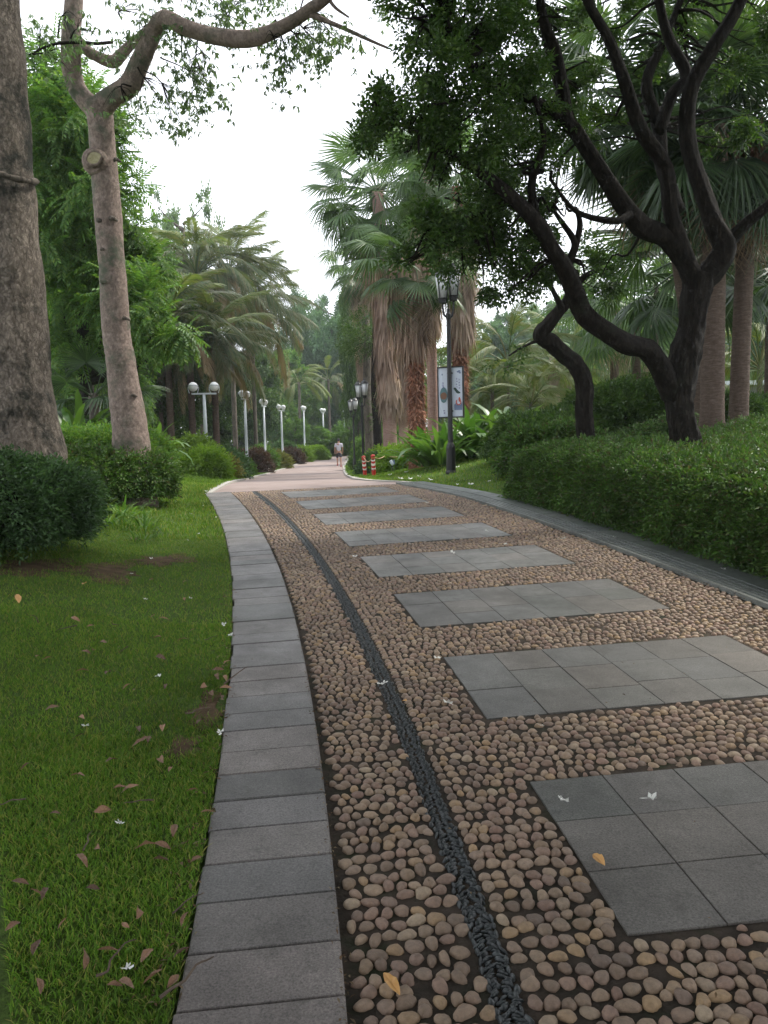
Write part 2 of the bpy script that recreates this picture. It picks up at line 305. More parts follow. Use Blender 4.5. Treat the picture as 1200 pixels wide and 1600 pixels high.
M['leaf_lime'] = leafmat('lime_leaf', [(.12, .21, .02), (.17, .27, .03), (.10, .18, .025)], .35, .5, .3)
M['leaf_grey'] = leafmat('grey_green_leaf', [(0.085, 0.132, 0.072), (0.118, 0.176, 0.086), (0.152, 0.228, 0.108), (0.075, 0.123, 0.065)], .3, .45, .4)
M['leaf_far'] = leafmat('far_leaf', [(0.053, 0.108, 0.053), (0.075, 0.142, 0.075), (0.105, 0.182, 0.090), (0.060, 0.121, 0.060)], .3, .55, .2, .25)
M['leaf_yel'] = leafmat('yellowing_leaf', [(.12, .14, .03), (.20, .18, .05), (.08, .13, .03), (.25, .19, .07)], .35, .5, .3)
M['leaf_red'] = leafmat('purple_leaf', [(.06, .03, .028), (.09, .045, .035), (.05, .05, .025)], .2, .5, .3)
M['fan'] = leafmat('fan_palm_leaf', [(0.055, 0.105, 0.039), (0.077, 0.139, 0.049), (0.099, 0.166, 0.055), (0.049, 0.094, 0.033)], .3, .4, .45, .8)
M['fan_dark'] = leafmat('shade_tinted_fan_leaf', [(.026, .05, .024), (.04, .075, .03), (.055, .10, .04), (.085, .13, .06)], .3, .4, .45, .8)  # darker copy of the fan leaf, with shade put into its colour
M['pin'] = leafmat('feather_palm_leaf', [(0.055, 0.098, 0.046), (0.099, 0.138, 0.065), (0.176, 0.161, 0.091), (0.050, 0.086, 0.039), (0.132, 0.149, 0.078)], .2, .5, .3, .35)
M['pin_brown'] = leafmat('browning_feather_leaf', [(.20, .14, .08), (.26, .19, .12), (.15, .13, .06)], .25, .6, .2, .5)
M['pin_lit'] = leafmat('yellow_green_feather_leaf', [(.08, .135, .035), (.13, .17, .05), (.18, .17, .07)], .25, .5, .3, .5)  # own yellow green, plus the lit look of upper fronds put into the colour
M['strap'] = leafmat('strap_leaf', [(0.042, 0.103, 0.019), (0.070, 0.150, 0.028), (0.103, 0.187, 0.042), (0.056, 0.112, 0.023)], .3, .35, .5, .9)
M['straw'] = leafmat('dead_straw', [(0.195, 0.126, 0.093), (0.298, 0.202, 0.154), (0.379, 0.273, 0.220), (0.138, 0.087, 0.066)], .15, .8, .15, 1.2)
M['straw_lit'] = leafmat('dead_straw_lit_tint', [(0.302, 0.220, 0.177), (0.402, 0.308, 0.254), (0.224, 0.159, 0.121)], .2, .8, .15, 1.2)  # brighter copy of the dead straw, lit look put into its colour
M['fibre_red'] = leafmat('red_brown_fibre', [(.30, .13, .08), (.22, .09, .055), (.36, .20, .14), (.14, .07, .05)], .1, .85, .1, 1.5)
M['bark_big'] = barkmat('rough_grey_bark', [(0.080, 0.068, 0.056), (0.199, 0.164, 0.132), (0.293, 0.246, 0.202), (0.426, 0.355, 0.293)], (.05, .05, .04), (1, 1, .55), 15, 26, .05, 1.0, .56, cw=.45)
M['bark_pink'] = barkmat('pinkish_bark', [(0.169, 0.130, 0.111), (0.312, 0.240, 0.202), (0.468, 0.370, 0.325)], (.13, .14, .10), (1, 1, .8), 20, 34, .02, .9, .58, cw=.5)
M['bark_dark'] = barkmat('near_black_bark', [(.012, .009, .007), (.024, .019, .014), (.05, .042, .032)], (.03, .036, .022), (1, 1, .25), 20, 26, .04, 1.0, .66)  # near-black brown, cracked, with grey green lichen patches
M['bark_palm'] = barkmat('palm_bark', [(0.084, 0.059, 0.045), (0.133, 0.095, 0.073), (0.189, 0.140, 0.115)], None, (.6, .6, 3), 14, 18, .02, .7)
M['bark_palm_red'] = barkmat('red_palm_bark', [(.16, .075, .05), (.26, .12, .08), (.34, .19, .14)], None, (1, 1, 2), 14, 16, .04, .9)
M['bark_palm_pink'] = barkmat('pink_palm_bark', [(.32, .19, .155), (.42, .27, .23), (.48, .34, .29)], None, (.6, .6, 3), 9, 14, .02, .5)
M['bark_far'] = barkmat('far_bark', [(.07, .06, .05), (.13, .11, .09), (.2, .17, .14)], None, (1, 1, .3), 6, 8, .03, .6)
M['wound'] = solid('pruned_wood', [(.20, .19, .07), (.34, .30, .17), (.42, .38, .26)], 26, .8, .5, 60, coord='World')
M['black_metal'] = plain('black_paint', (.012, .012, .013), .42)
M['grey_metal'] = solid('galvanised_pole', [(.42, .45, .47), (.52, .55, .57)], 6, .5, metal=.1)
M['white_plastic'] = solid('white_globe', [(.62, .62, .62), (.78, .78, .77)], 9, .35)
M['lens'] = plain('dark_lens', (.06, .07, .08), .15)
M['frost'] = solid('frosted_glass', [(.50, .51, .53), (.62, .63, .64)], 4, .3)
M['board'] = plain('board_face', (.60, .66, .76), .4)
M['ink'] = plain('purple_ink', (.13, .12, .30), .6)
M['teal'] = plain('teal_print', (.10, .20, .22), .5)
M['brown_print'] = plain('brown_print', (.20, .10, .06), .5)
M['green_print'] = plain('dark_green_print', (.02, .06, .05), .5)
M['red_print'] = plain('red_print', (.45, .09, .06), .5)
M['slate_print'] = plain('slate_print', (.17, .22, .35), .5)
M['red'] = plain('red_paint', (.52, .035, .025), .4)
M['white'] = plain('white_paint', (.78, .74, .68), .5)
M['rope'] = plain('pale_rope', (.62, .42, .25), .7)
M['skin'] = plain('skin', (.42, .24, .17), .6)
M['hair'] = plain('black_hair', (.012, .01, .009), .6)
M['shirt'] = solid('pale_lilac_cloth', [(.50, .47, .55), (.60, .57, .64)], 14, .85)
M['shirt_blue'] = solid('pale_blue_cloth', [(.50, .56, .64), (.60, .66, .72)], 14, .85)
M['shorts'] = plain('dark_shorts', (.03, .028, .04), .8)
M['shoe'] = plain('red_shoe', (.45, .12, .12), .6)
M['blossom'] = plain('white_petal', (.75, .75, .70), .6)
M['deadleaf'] = solid('fallen_leaf', [(.12, .06, .035), (.27, .15, .085), (.19, .11, .065), (.30, .21, .13)], 30, .7, .4, 60, rand=.55)
M['orangeleaf'] = solid('orange_leaf', [(.55, .28, .08), (.62, .36, .12)], 20, .6)
M['twig'] = solid('dry_twig', [(.08, .055, .04), (.15, .11, .08)], 20, .9)
M['fluff'] = leafmat('white_fluff', [(.6, .62, .62), (.72, .73, .72)], .3, .8, .1)
M['wall'] = solid('grey_render', [(.12, .12, .13), (.17, .17, .18)], 3, .8)

# ------------------------------------------------------------------ leaf and frond templates
def leafquad(o, d, up, L, w, fold=.18, droop=.12):
    """a pointed leaf of one folded quad"""
    o = np.asarray(o, float); d = norm(np.asarray(d, float)); s = norm(np.cross(up, d)); n = np.cross(d, s)
    return np.array([o, o+d*L*.48+s*w*.5+n*w*fold, o+d*L-n*L*droop, o+d*L*.48-s*w*.5+n*w*fold])
def tmpl(leaves):
    V = np.concatenate(leaves); Q = np.arange(len(V)).reshape(-1, 4); return V, Q
def twig_simple(n=8, L=.22, leaf=.065, w=.03, seed=1, spread=1.0):
    r = np.random.default_rng(seed); out = []
    for i in range(n):
        t = (i+.5)/n; a = (i % 2*2-1)*(.7+.5*r.random())*spread if i < n-1 else 0
        el = r.normal()*.35; d = (math.cos(a)*math.cos(el), math.sin(a)*math.cos(el), math.sin(el))
        out.append(leafquad((t*L, 0, .03*math.sin(t*3)), d, (r.normal()*.35, r.normal()*.35, 1), leaf*r.uniform(.75, 1.2), w*r.uniform(.8, 1.2)))
    return tmpl(out)
def twig_comp(n=9, L=.5, leaf=.13, w=.04, seed=1, droop=.35):
    r = np.random.default_rng(seed); out = []
    for i in range(n):
        t = (i+.6)/n; p = (t*L, 0, -droop*L*t*t)
        for s in (-1, 1):
            a = s*(1.15-.4*t+r.normal()*.1); d = (math.cos(a), math.sin(a), -.25-.35*t)
            out.append(leafquad(p, d, (r.normal()*.15, 0, 1), leaf*(1-.35*abs(t-.45))*r.uniform(.85, 1.1), w, .1, .1))
    return tmpl(out)
def twig_droop(n=7, L=.3, leaf=.11, w=.032, seed=1):
    """a thin twig ending in a whorl of hanging leaves"""
    r = np.random.default_rng(seed); out = []
    for i in range(n):
        a = r.uniform(0, 6.28); e = -r.uniform(.3, 1.2); t = r.uniform(.5, 1)
        out.append(leafquad((t*L, 0, -.15*t*t*L), (math.cos(a)*math.cos(e)+.3, math.sin(a)*math.cos(e), math.sin(e)), (r.normal()*.4, r.normal()*.4, 1), leaf*r.uniform(.7, 1.15), w, .12, .15))
    return tmpl(out)
def frames(x, up):
    x = norm(x); z = norm(up - x*np.sum(x*up, -1, keepdims=True)); y = np.cross(z, x)
    return np.stack([x, y, z], -1)          # columns
def stamp(mb, T, R, P, S):
    V, Q = T; S = np.asarray(S)*np.ones(len(P))
    W_ = np.einsum('nij,mj->nmi', R*S[:, None, None], V)+P[:, None]
    mb.add(W_.reshape(-1, 3), (Q[None]+(np.arange(len(P))*len(V))[:, None, None]).reshape(-1, 4))
def blob_points(c, r, n, rg, shell=.45, sub=10, flat=1.0):
    """points gathered in small tufts, more of them near the skin of an ellipsoid"""
    k = max(3, int(n/sub)); d = norm(rg.normal(size=(k, 3))); rad = rg.random(k)**shell
    q = d*rad[:, None]*np.array(r); idx = rg.integers(0, k, n)
    p = q[idx]+rg.normal(size=(n, 3))*np.array(r)*.13
    return np.array(c)+p, norm(p/np.array(r))
def crown(name, clumps, temps, mat, parent, dens, scale, seed=0, up_bias=.35, droop=0, sub=10, shell=.42, z0=None):
    """clumps: (centre, radii); dens = twigs per square metre of skin"""
    rg = np.random.default_rng(seed); mb = MB()
    for c, r in clumps:
        r = np.array(r, float)*np.ones(3); A = 12.57*((r[0]*r[1])**1.6+(r[0]*r[2])**1.6+(r[1]*r[2])**1.6)**(1/1.6)/3**(1/1.6)
        n = max(8, int(A*dens)); P, D = blob_points(c, r, n, rg, shell, sub)
        x = norm(D+rg.normal(size=(n, 3))*.55+np.array([0, 0, -droop])); up = norm(np.array([0, 0, 1.])+rg.normal(size=(n, 3))*up_bias+D*.3)
        R = frames(x, up); S = scale*rg.uniform(.7, 1.25, n); k = rg.integers(0, len(temps), n)
        for i, T in enumerate(temps):
            s = k == i
            if s.any(): stamp(mb, T, R[s], P[s], S[s])
    off = np.array(parent.location) if parent is not None else 0
    mb.V = [v-off for v in mb.V]
    return mb.obj(name, mat, parent)
TW = [twig_simple(8, .22, .07, .034, s) for s in range(4)]
TWS = [twig_simple(9, .13, .032, .016, s+10, 1.0) for s in range(4)]
TC = [twig_comp(9, .5, .13, .042, s) for s in range(3)]
TD = [twig_droop(7, .3, .11, .034, s) for s in range(3)]
TFAR = [twig_simple(6, 1.0, .55, .33, s+30) for s in range(4)]
TFARC = [twig_comp(5, 1.0, .5, .2, s+30) for s in range(3)]

def fan_leaf(seed=0, nseg=34, L=1.0, pet=1.1, span=2.3, droop=.35, split=.5, limp=.25, w=1.0):
    """fan palm leaf along +X: petiole, pleated fan, split drooping tips"""
    r = np.random.default_rng(seed); mb = MB()
    xs = np.linspace(0, pet, 5); tube(mb, [(x, 0, -.10*x*x/pet) for x in xs], np.linspace(.022, .012, 5), 4, cap=False)
    o = np.array([pet, 0, -.10*pet]); da = 2*span/nseg
    for k in range(nseg):
        a = -span+da*(k+.5); ln = L*(1-.25*(abs(a)/span)**2)*r.uniform(.92, 1.05); dro = droop*r.uniform(.7, 1.4)
        pts = []
        for q, t in enumerate((.04, split*.7, split, .78, 1.0)):
            rr = t*ln; z = -dro*ln*t**2.2 - .25*abs(math.sin(a/2))*t*ln*.5
            if t > split: z -= limp*ln*(t-split)**1.5*r.uniform(.6, 1.6)
            wd = da*.5*rr*w if t <= split else (da*.5*split*ln)*(1-(t-split)/(1-split))*.72*w
            c0 = o+np.array([math.cos(a)*rr, math.sin(a)*rr, z]); sd_ = np.array([-math.sin(a), math.cos(a), 0])
            pts.append((c0+sd_*wd-np.array([0, 0, wd*.45]), c0+np.array([0, 0, wd*.25]), c0-sd_*wd-np.array([0, 0, wd*.45])))
        V = [v for p in pts for v in p]; Q = []
        for q in range(4): b = q*3; Q += [(b, b+1, b+4, b+3), (b+1, b+2, b+5, b+4)]
        mb.add(V, Q)
    return mb
def pin_leaf(seed=0, L=2.6, n=46, lf=.5, droop=.55, lw=.035, hang=.75, pet=.35, width=1.0):
    """feather palm leaf along +X with an arching rachis and hanging leaflets"""
    r = np.random.default_rng(seed); mb = MB()
    def C_(t): return np.array([L*t*(1-.22*droop*t), 0, .12*L*math.sin(t*1.4)-droop*L*.62*t**2.3])
    ts = np.linspace(0, 1, 9); tube(mb, [C_(t) for t in ts], np.linspace(.03, .006, 9), 4, cap=False)
    for i in range(n):
        t = pet+(1-pet)*(i+.5)/n*.99; p = C_(t); T_ = norm(C_(min(t+.02, 1.0))-C_(t-.02))
        l = lf*math.sin(math.pi*min(1, (t-pet)/(1-pet)*.85+.15))**.6*r.uniform(.6, 1.2)+.03
        for s in (-1, 1):
            h = hang*r.uniform(.4, 1.5); d = norm(T_*.55+np.array([0, s*.8*width, 0])+np.array([0, 0, .12]))
            m_ = p+d*l*.5+np.array([0, 0, -.12*h*l]); e = m_+norm(d*.5+np.array([r.normal()*.15, r.normal()*.15, -h*1.3]))*l*.6
            sd_ = norm(np.cross(d, np.array([0, 0, 1.])))*lw*.5
            mb.add([p-sd_*.5, p+sd_*.5, m_+sd_, m_-sd_, e], [(0, 1, 2, 3)], [(3, 2, 4)])
    return mb
def strap_leaf(seed=0, L=.8, w=.06, bend=.9, el=1.1):
    r = np.random.default_rng(seed); V = []; p = np.zeros(3); e = el; k = 6
    for i in range(k+1):
        t = i/k; wd = w*(.5+1.1*math.sin(math.pi*min(.97, t*.8+.15)))*.5 if i < k else .002
        V += [p+np.array([0, wd, wd*.35]), p.copy(), p+np.array([0, -wd, wd*.35])]
        p = p+np.array([math.cos(e), 0, math.sin(e)])*L/k; e -= bend*2.1/k*(.4+t)
    V = np.array(V); Q = []
    for i in range(k): b = i*3; Q += [(b, b+1, b+4, b+3), (b+1, b+2, b+5, b+4)]
    return V, np.array(Q)
def pose(az, el, roll=0, s=1, loc=(0, 0, 0)):
    return Matrix.Translation(Vector(tuple(float(v) for v in loc))) @ Matrix.Rotation(az, 4, 'Z') @ Matrix.Rotation(-el, 4, 'Y') @ Matrix.Rotation(roll, 4, 'X') @ Matrix.Scale(s, 4)

# ------------------------------------------------------------------ ground and path
def ground():
    off = np.concatenate([np.linspace(-7, -.05, 50), np.linspace(.02, .98, 12), np.linspace(1.02, 9, 55)])  # placed relative to the path edges below
    ys = np.concatenate([np.arange(-8, 18, .3), np.arange(18, 60, .9), np.arange(60, 140, 4), [160, 200, 300, 500, 900, 1600]])
    rows = []
    for y in ys:
        a, b = float(xl(y)), float(xr(y))
        l = a-np.concatenate([[900, 300, 120, 60, 35, 24, 18, 14, 11, 9.5], np.linspace(8, .3, 30), [.16, .08, .03, .006]])
        m_ = np.linspace(a+.01, b-.01, 8)
        r = b+np.concatenate([[.006, .03, .08, .16], np.linspace(.3, 9, 32), [10.5, 12, 15, 19, 26, 36, 60, 120, 300, 900]])
        x = np.concatenate([l, m_, r]); rows.append(np.stack([x, np.full(len(x), y), terr(x, y)], 1))
    nx = len(rows[0]); return mesh('lawn', np.concatenate(rows), sheet(None, nx, len(ys)), mat=M['lawnsoil'], smooth=True)
tag(link('lawn', ground()), kind='structure')

# mortar bed of the cobbled path
tt = np.arange(-3, 13.35, .15); uu = np.linspace(-.79, 3.28, 16); rows = []
for t in tt:
    k = 1-.08*float(sstep((t-10.5)/2.5)); x, y = UV(t, uu*np.where(uu > 0, k, 1)); rows.append(np.stack([x, y, g(y)-.007], 1))
path = tag(link('cobbled_path', mesh('mortar_bed', np.concatenate(rows), sheet(None, 16, len(tt)), mat=M['mortar'], smooth=True)), kind='structure')
# smooth concrete beyond the crest
ex, ey = UV(np.full(6, 13.25), np.linspace(-.85, 3.04, 6)); rows = [np.stack([ex, ey, g(ey)-.002], 1)]
for yl in [14.6, 15.6, 16.5, 17.5, 19, 21, 25, 30, 35, 40, 45, 50, 56, 60, 65, 70, 76, 82, 90, 100, 115, 130]:
    a, b = float(xl(yl)), float(xr(yl+.9 if yl < 20 else yl)); f = np.linspace(0, 1, 6); y = yl+f*(.9 if yl < 20 else 0)
    rows.append(np.stack([a+(b-a)*f, y, g(y)-.002], 1))
cp = tag(link('concrete_path', mesh('concrete', np.concatenate(rows), sheet(None, 6, len(rows)), mat=M['concrete'], smooth=True)), kind='structure')
for side, fx, y0 in (('left', xl, 13.0), ('right', xr, 14.3)):
    mb = MB(); ys = np.concatenate([np.arange(y0, 20, .5), np.arange(20, 90, 2.0)]); sg = 1 if side == 'left' else -1
    V = []
    for y in ys:
        x = float(fx(y)); z = float(g(y))
        hk = .012+.03*min(1, (y-y0)/4); V += [(x-sg*.07, y, z-.1), (x-sg*.07, y, z+hk), (x+sg*.07, y, z+hk), (x+sg*.07, y, z-.1)]
    n = len(ys); Q = [(i*4+k, i*4+k+1, i*4+k+5, i*4+k+4) for i in range(n-1) for k in range(3)]
    mb.add(V, Q); tag(mb.obj('far_'+side+'_kerb', M['farkerb']), kind='structure')

def fit_box(p00, p10, p11, p01, h, mat, name, gap=.003, bev=.005, z=0.0):
    """a slab between four plan corners, its top following the path surface"""
    c = np.mean([p00, p10, p11, p01], 0); C4 = [c+(np.array(p)-c)*(1-gap*2/max(.05, np.linalg.norm(np.array(p)-c))) for p in (p00, p10, p11, p01)]
    I4 = [c+(p-c)*(1-bev*1.4/max(.05, np.linalg.norm(p-c))) for p in C4]
    z4 = [float(g(p[1]))+z for p in C4]
    V = [(p[0], p[1], q-.05) for p, q in zip(C4, z4)]+[(p[0], p[1], q+h-bev) for p, q in zip(C4, z4)]+[(p[0], p[1], q+h) for p, q in zip(I4, z4)]
    V = np.array(V); cz = float(g(c[1])); V = V-np.array([c[0], c[1], cz])
    Q = [(8, 9, 10, 11)]
    for k in (0, 4):
        for i in range(4): j = (i+1) % 4; Q.append((k+i, k+j, k+j+4, k+i+4))
    return mesh(name, V, Q, mat=mat), (c[0], c[1], cz)
# slate tiles, in bands across the path
BANDS = [(2.02-.0, 3), (3.50, 3), (4.98, 3), (6.44, 3), (7.86, 3), (9.28, 3), (10.65, 3), (11.95, 3), (.52, 3), (-.95, 3)]
TS = .292
rgb_ = random.Random(3)
for bi, (t0, nr) in enumerate(BANDS):
    k0 = .395; nt = 6
    for c_ in range(nt):
        u0, u1 = k0+c_*.297, k0+(c_+1)*.297; D_ = nr*TS
        cuts = [0, 1/3, 2/3, 1] if bi in (0, 8) or rgb_.random() < .3 else rgb_.choice([[0, .36, .70, 1], [0, .5, 1], [0, .28, .64, 1], [0, .33, .67, 1], [0, .62, 1], [0, .4, 1]])
        for ca, cb in zip(cuts, cuts[1:]):
            ta, tb = t0+ca*D_, t0+cb*D_
            me, loc = fit_box(UV(ta, u0), UV(ta, u1), UV(tb, u1), UV(tb, u0), .003+rgb_.random()*.003, M['slab'], 'paving_tile', gap=.0016, bev=.0015, z=-.004)
            link('paving_tile', me, path, loc)
def in_band(t, u, m=.02):
    for t0, nr in BANDS:
        if t0-m < t < t0+nr*TS+m and .395-m < u < .395+6*.297+m: return True
    return False
# pebbles
def dome(nu, nv, seed, cut=-.35):
    r = np.random.default_rng(seed); V = []; sx, sy = r.uniform(.9, 1.08), r.uniform(.85, 1.1); sk = r.normal()*.35; p1, p2, p3 = r.uniform(0, 6.28, 3)
    for i in range(nv):
        ph = math.acos(cut)*(1-i/nv)
        for j in range(nu):
            a = 2*math.pi*j/nu; rr = math.sin(ph)**.85*(1+.10*math.sin(2*a+p1)+.08*math.sin(3*a+p2)+.04*math.sin(5*a+p3))
            V.append((rr*math.cos(a)*sx+sk*math.cos(ph)*.3, rr*math.sin(a)*sy, math.cos(ph)))
    V.append((sk*.3, 0, 1)); Q = []; T = []
    for i in range(nv-1):
        for j in range(nu): k = (j+1) % nu; Q.append((i*nu+j, i*nu+k, (i+1)*nu+k, (i+1)*nu+j))
    for j in range(nu): T.append(((nv-1)*nu+j, (nv-1)*nu+(j+1) % nu, nv*nu))
    return np.array(V), np.array(Q), np.array(T)
def stampD(mb, D, R, P, S):
    V, Q, T = D; W_ = np.einsum('nij,nmj->nmi', R, V[None]*S[:, None, :])+P[:, None]; o = (np.arange(len(P))*len(V))[:, None, None]
    mb.add(W_.reshape(-1, 3), (Q[None]+o).reshape(-1, 4), (T[None]+o).reshape(-1, 3))
rp = np.random.default_rng(11); peb = []
ok_t = -.6
t = ok_t; row = 0
while t < 13.2:
    dt = .0490+.003*math.sin(t*3)+(.003 if t < 2.4 else 0); u = -.382+(row % 2)*.02
    while u < 2.76:
        w = rp.choice([rp.uniform(.028, .037), rp.uniform(.036, .046), rp.uniform(.045, .056)], p=[.3, .5, .2])+(.006 if t < 2.4 else .003*max(0, 1-(t-2.4)/2))
        uc = u+w/2; tc = t+rp.normal()*.0085+.014*math.sin(u*7+row*.25)
        if not (-.047 < uc < .047) and not in_band(tc, uc, .018):
            if rp.random() > .02: peb.append((tc, uc, w*.505*rp.uniform(.86, 1.05), min(dt*.52, w*.74)*rp.uniform(.82, 1.08), rp.normal()*.28))
        u += w+rp.uniform(-.001, .006)
        if -.06 < u < .046: u = .05
    t += dt; row += 1
peb = np.array(peb)
cand = np.stack([rp.uniform(.9, 13, 9000)**1.0, rp.uniform(-.38, 2.75, 9000)], 1); cand[:, 0] = 1.0+12*rp.random(9000)**1.5; extra = []
so_ = peb[np.argsort(peb[:, 0])]; key = so_[:, 0]
for tc, uc in cand:
    if -.05 < uc < .05 or in_band(tc, uc, .012): continue
    i0, i1 = np.searchsorted(key, [tc-.06, tc+.06]); q = so_[i0:i1]
    dmin = np.min(np.hypot((q[:, 0]-tc)/(q[:, 3]+.011), (q[:, 1]-uc)/(q[:, 2]+.013))) if len(q) else 9
    if dmin > 1.0 and all(abs(e[0]-tc)+abs(e[1]-uc) > .035 for e in extra[-400:]): extra.append((tc, uc, rp.uniform(.008, .014), rp.uniform(.008, .013), rp.uniform(-1.5, 1.5)))
peb = np.concatenate([peb, np.array(extra)])
X_, Y_ = UV(peb[:, 0], peb[:, 1]); ang = np.arctan2(-dchan(peb[:, 0]), 1)+peb[:, 4]
Z_ = g(Y_)-.009; hgt = rp.uniform(.013, .020, len(peb))
vis = (Y_ > 1.7) | (np.abs(X_) < 3)
pxs = 600+F_PX*X_/np.maximum(Y_, .1); inview = (Y_ > 1.72) & (pxs < 1215) & (pxs > 480)
order = np.argsort(np.where(inview, Y_, 99+Y_)); near = order[:300]; far = order[300:]
hi = [dome(14, 5, s) for s in range(14)]; him = [mesh('pebble', *d, mat=M['pebble'], smooth=True) for d in hi]
for i in near:
    link('pebble', him[rp.integers(0, 14)], path, M=Matrix.Translation((X_[i], Y_[i], Z_[i])) @ Matrix.Rotation(ang[i], 4, 'Z') @ Matrix.Rotation(rp.normal()*.12, 4, 'X') @ Matrix.Diagonal((peb[i, 2], peb[i, 3], hgt[i], 1)))
mb = MB()
for lod, (sel) in enumerate([far[Y_[far] < 4.2], far[(Y_[far] >= 4.2) & (Y_[far] < 8)], far[Y_[far] >= 8]]):
    nu, nv = [(10, 3), (8, 3), (6, 2)][lod]; k = rp.integers(0, 8, len(sel))
    for s in range(8):
        q = sel[k == s]; a = ang[q]; R = np.zeros((len(q), 3, 3)); R[:, 0, 0] = np.cos(a); R[:, 0, 1] = -np.sin(a); R[:, 1, 0] = np.sin(a); R[:, 1, 1] = np.cos(a); R[:, 2, 2] = 1
        stampD(mb, dome(nu, nv, s+20), R, np.stack([X_[q], Y_[q], Z_[q]], 1), np.stack([peb[q, 2], peb[q, 3], hgt[q]], 1))
tag(mb.obj('pebble', M['pebble'], path, smooth=True), kind='stuff')
# dark pebbles set on edge along the channel
bl = []; t = -.5
while t < 13.2:
    for e in (-.034, .034): bl.append((t+rp.normal()*.005, e+rp.normal()*.004, rp.uniform(.015, .022), rp.uniform(.006, .010), 1.57+rp.normal()*.25))
    for q in range(8): bl.append((t+.034*(q+rp.random())/8, (-.017 if q % 2 else .017)+rp.normal()*.006, rp.uniform(.013, .019), rp.uniform(.004, .0065), rp.normal()*.22+.5*(1 if q % 2 else -1)))
    t += .034
bl = np.array(bl); BX, BY = UV(bl[:, 0], bl[:, 1]); ba = np.arctan2(-dchan(bl[:, 0]), 1)+bl[:, 4]; BZ = g(BY)-.010
order = np.argsort(np.where(BY > 1.72, BY, 99)); near = order[:300]; far = order[300:]
bm_ = [mesh('black_pebble', *dome(8, 3, s+50), mat=M['blackpeb'], smooth=True) for s in range(5)]
for i in near:
    link('black_pebble', bm_[rp.integers(0, 5)], path, M=Matrix.Translation((BX[i], BY[i], BZ[i])) @ Matrix.Rotation(ba[i], 4, 'Z') @ Matrix.Rotation(rp.normal()*.3, 4, 'X') @ Matrix.Diagonal((bl[i, 2], bl[i, 3], .014, 1)))
mb = MB(); R = np.zeros((len(far), 3, 3)); R[:, 0, 0] = np.cos(ba[far]); R[:, 0, 1] = -np.sin(ba[far]); R[:, 1, 0] = np.sin(ba[far]); R[:, 1, 1] = np.cos(ba[far]); R[:, 2, 2] = 1
stampD(mb, dome(6, 2, 60), R, np.stack([BX[far], BY[far], BZ[far]], 1), np.stack([bl[far, 2], bl[far, 3], np.full(len(far), .014)], 1))
tag(mb.obj('black_pebble', M['blackpeb'], path, smooth=True), kind='stuff')
# granite kerbs
lk = tag(link('left_kerb', None), kind='structure'); rk = tag(link('right_kerb', None), kind='structure')
t = -.6; rk_ = random.Random(5)
while t < 13.1:
    dt = rk_.choice([.205, .21, .22, .20]) if t < 5 else rk_.choice([.21, .30, .42]); w = rk_.uniform(-.006, .006)
    me, loc = fit_box(UV(t, -.825+w), UV(t, -.395), UV(t+dt, -.395), UV(t+dt, -.825+w), .018+rk_.random()*.004, M['kerb'], 'kerb_stone', gap=.0035, bev=.005, z=rk_.uniform(-.002, .002))
    link('kerb_stone', me, lk, loc); t += dt
t = .2
while t < 13.1:
    dt = .62; a = .25*float(sstep((t-10.5)/2.5)); b = .25*float(sstep((t+dt-10.5)/2.5))
    for k in range(4):   # the grooved edge: narrow ribs
        u0 = 2.80+k*.06
        me, loc = fit_box(UV(t, u0-a), UV(t, u0+.034-a), UV(t+dt, u0+.034-b), UV(t+dt, u0-b), .03, M['rib'], 'kerb_rib', gap=.001, bev=.007)
        link('kerb_rib', me, rk, loc)
    me, loc = fit_box(UV(t, 3.045-a), UV(t, 3.33-a), UV(t+dt, 3.33-b), UV(t+dt, 3.045-b), .03, M['kerb_r'], 'kerb_stone', gap=.002, bev=.004)
    link('kerb_stone', me, rk, loc); t += dt

# ------------------------------------------------------------------ grass
def blades(name, P, h, w, mat, seed=0, lean=.6):
    rg = np.random.default_rng(seed); n = len(P); a = rg.uniform(0, 6.283, n); H = h*rg.uniform(.5, 1.3, n); Wd = w*rg.uniform(.7, 1.3, n)
    s = np.stack([np.cos(a), np.sin(a), np.zeros(n)], 1)*Wd[:, None]*.5; b = rg.uniform(0, 6.283, n); ln = rg.random(n)*lean
    f = np.stack([np.cos(b)*ln, np.sin(b)*ln, np.ones(n)], 1); mid = P+f*H[:, None]*.55; tip = mid+(f*np.array([1.9, 1.9, .8]))*H[:, None]*.5
    V = np.stack([P-s, P+s, mid+s*.8, mid-s*.8, tip], 1).reshape(-1, 3); o = np.arange(n)*5
    Q = np.stack([o, o+1, o+2, o+3], 1); T = np.stack([o+3, o+2, o+4], 1)
    return tag(link(name, mesh(name, V, Q, T, mat)), 'short green lawn grass growing beside the path', 'grass', kind='stuff')
rg = np.random.default_rng(21)
BARE = [(-2.85, 6.3, .34), (-.86, 3.75, .16), (-.9, 3.3, .1), (-2.35, 6.55, .32), (-2.1, 7.3, .28)]
def keep(x, y):
    k = np.ones(len(x), bool)
    for bx, by, br in BARE: k &= (np.hypot(x-bx, (y-by)*.8) > br*(.15+.95*rg.random(len(x))**.7))
    return k
def scatter(n, y0, y1, side, d0, d1, pw=1.0):
    y = y0+(y1-y0)*rg.random(n)**pw; d = d0+(d1-d0)*rg.random(n); x = xl(y)-d if side < 0 else xr(y)+d
    px = 600+F_PX*x/y; k = (px > -40) & (px < 1240) & keep(x, y); x, y = x[k], y[k]
    # uneven tufts
    q = .5+.5*np.sin(x*9+3*np.sin(y*5))*np.sin(y*11+2*np.sin(x*7)); k = rg.random(len(x)) < .55+.45*q; x, y = x[k], y[k]
    return np.stack([x, y, terr(x, y)-.004], 1)
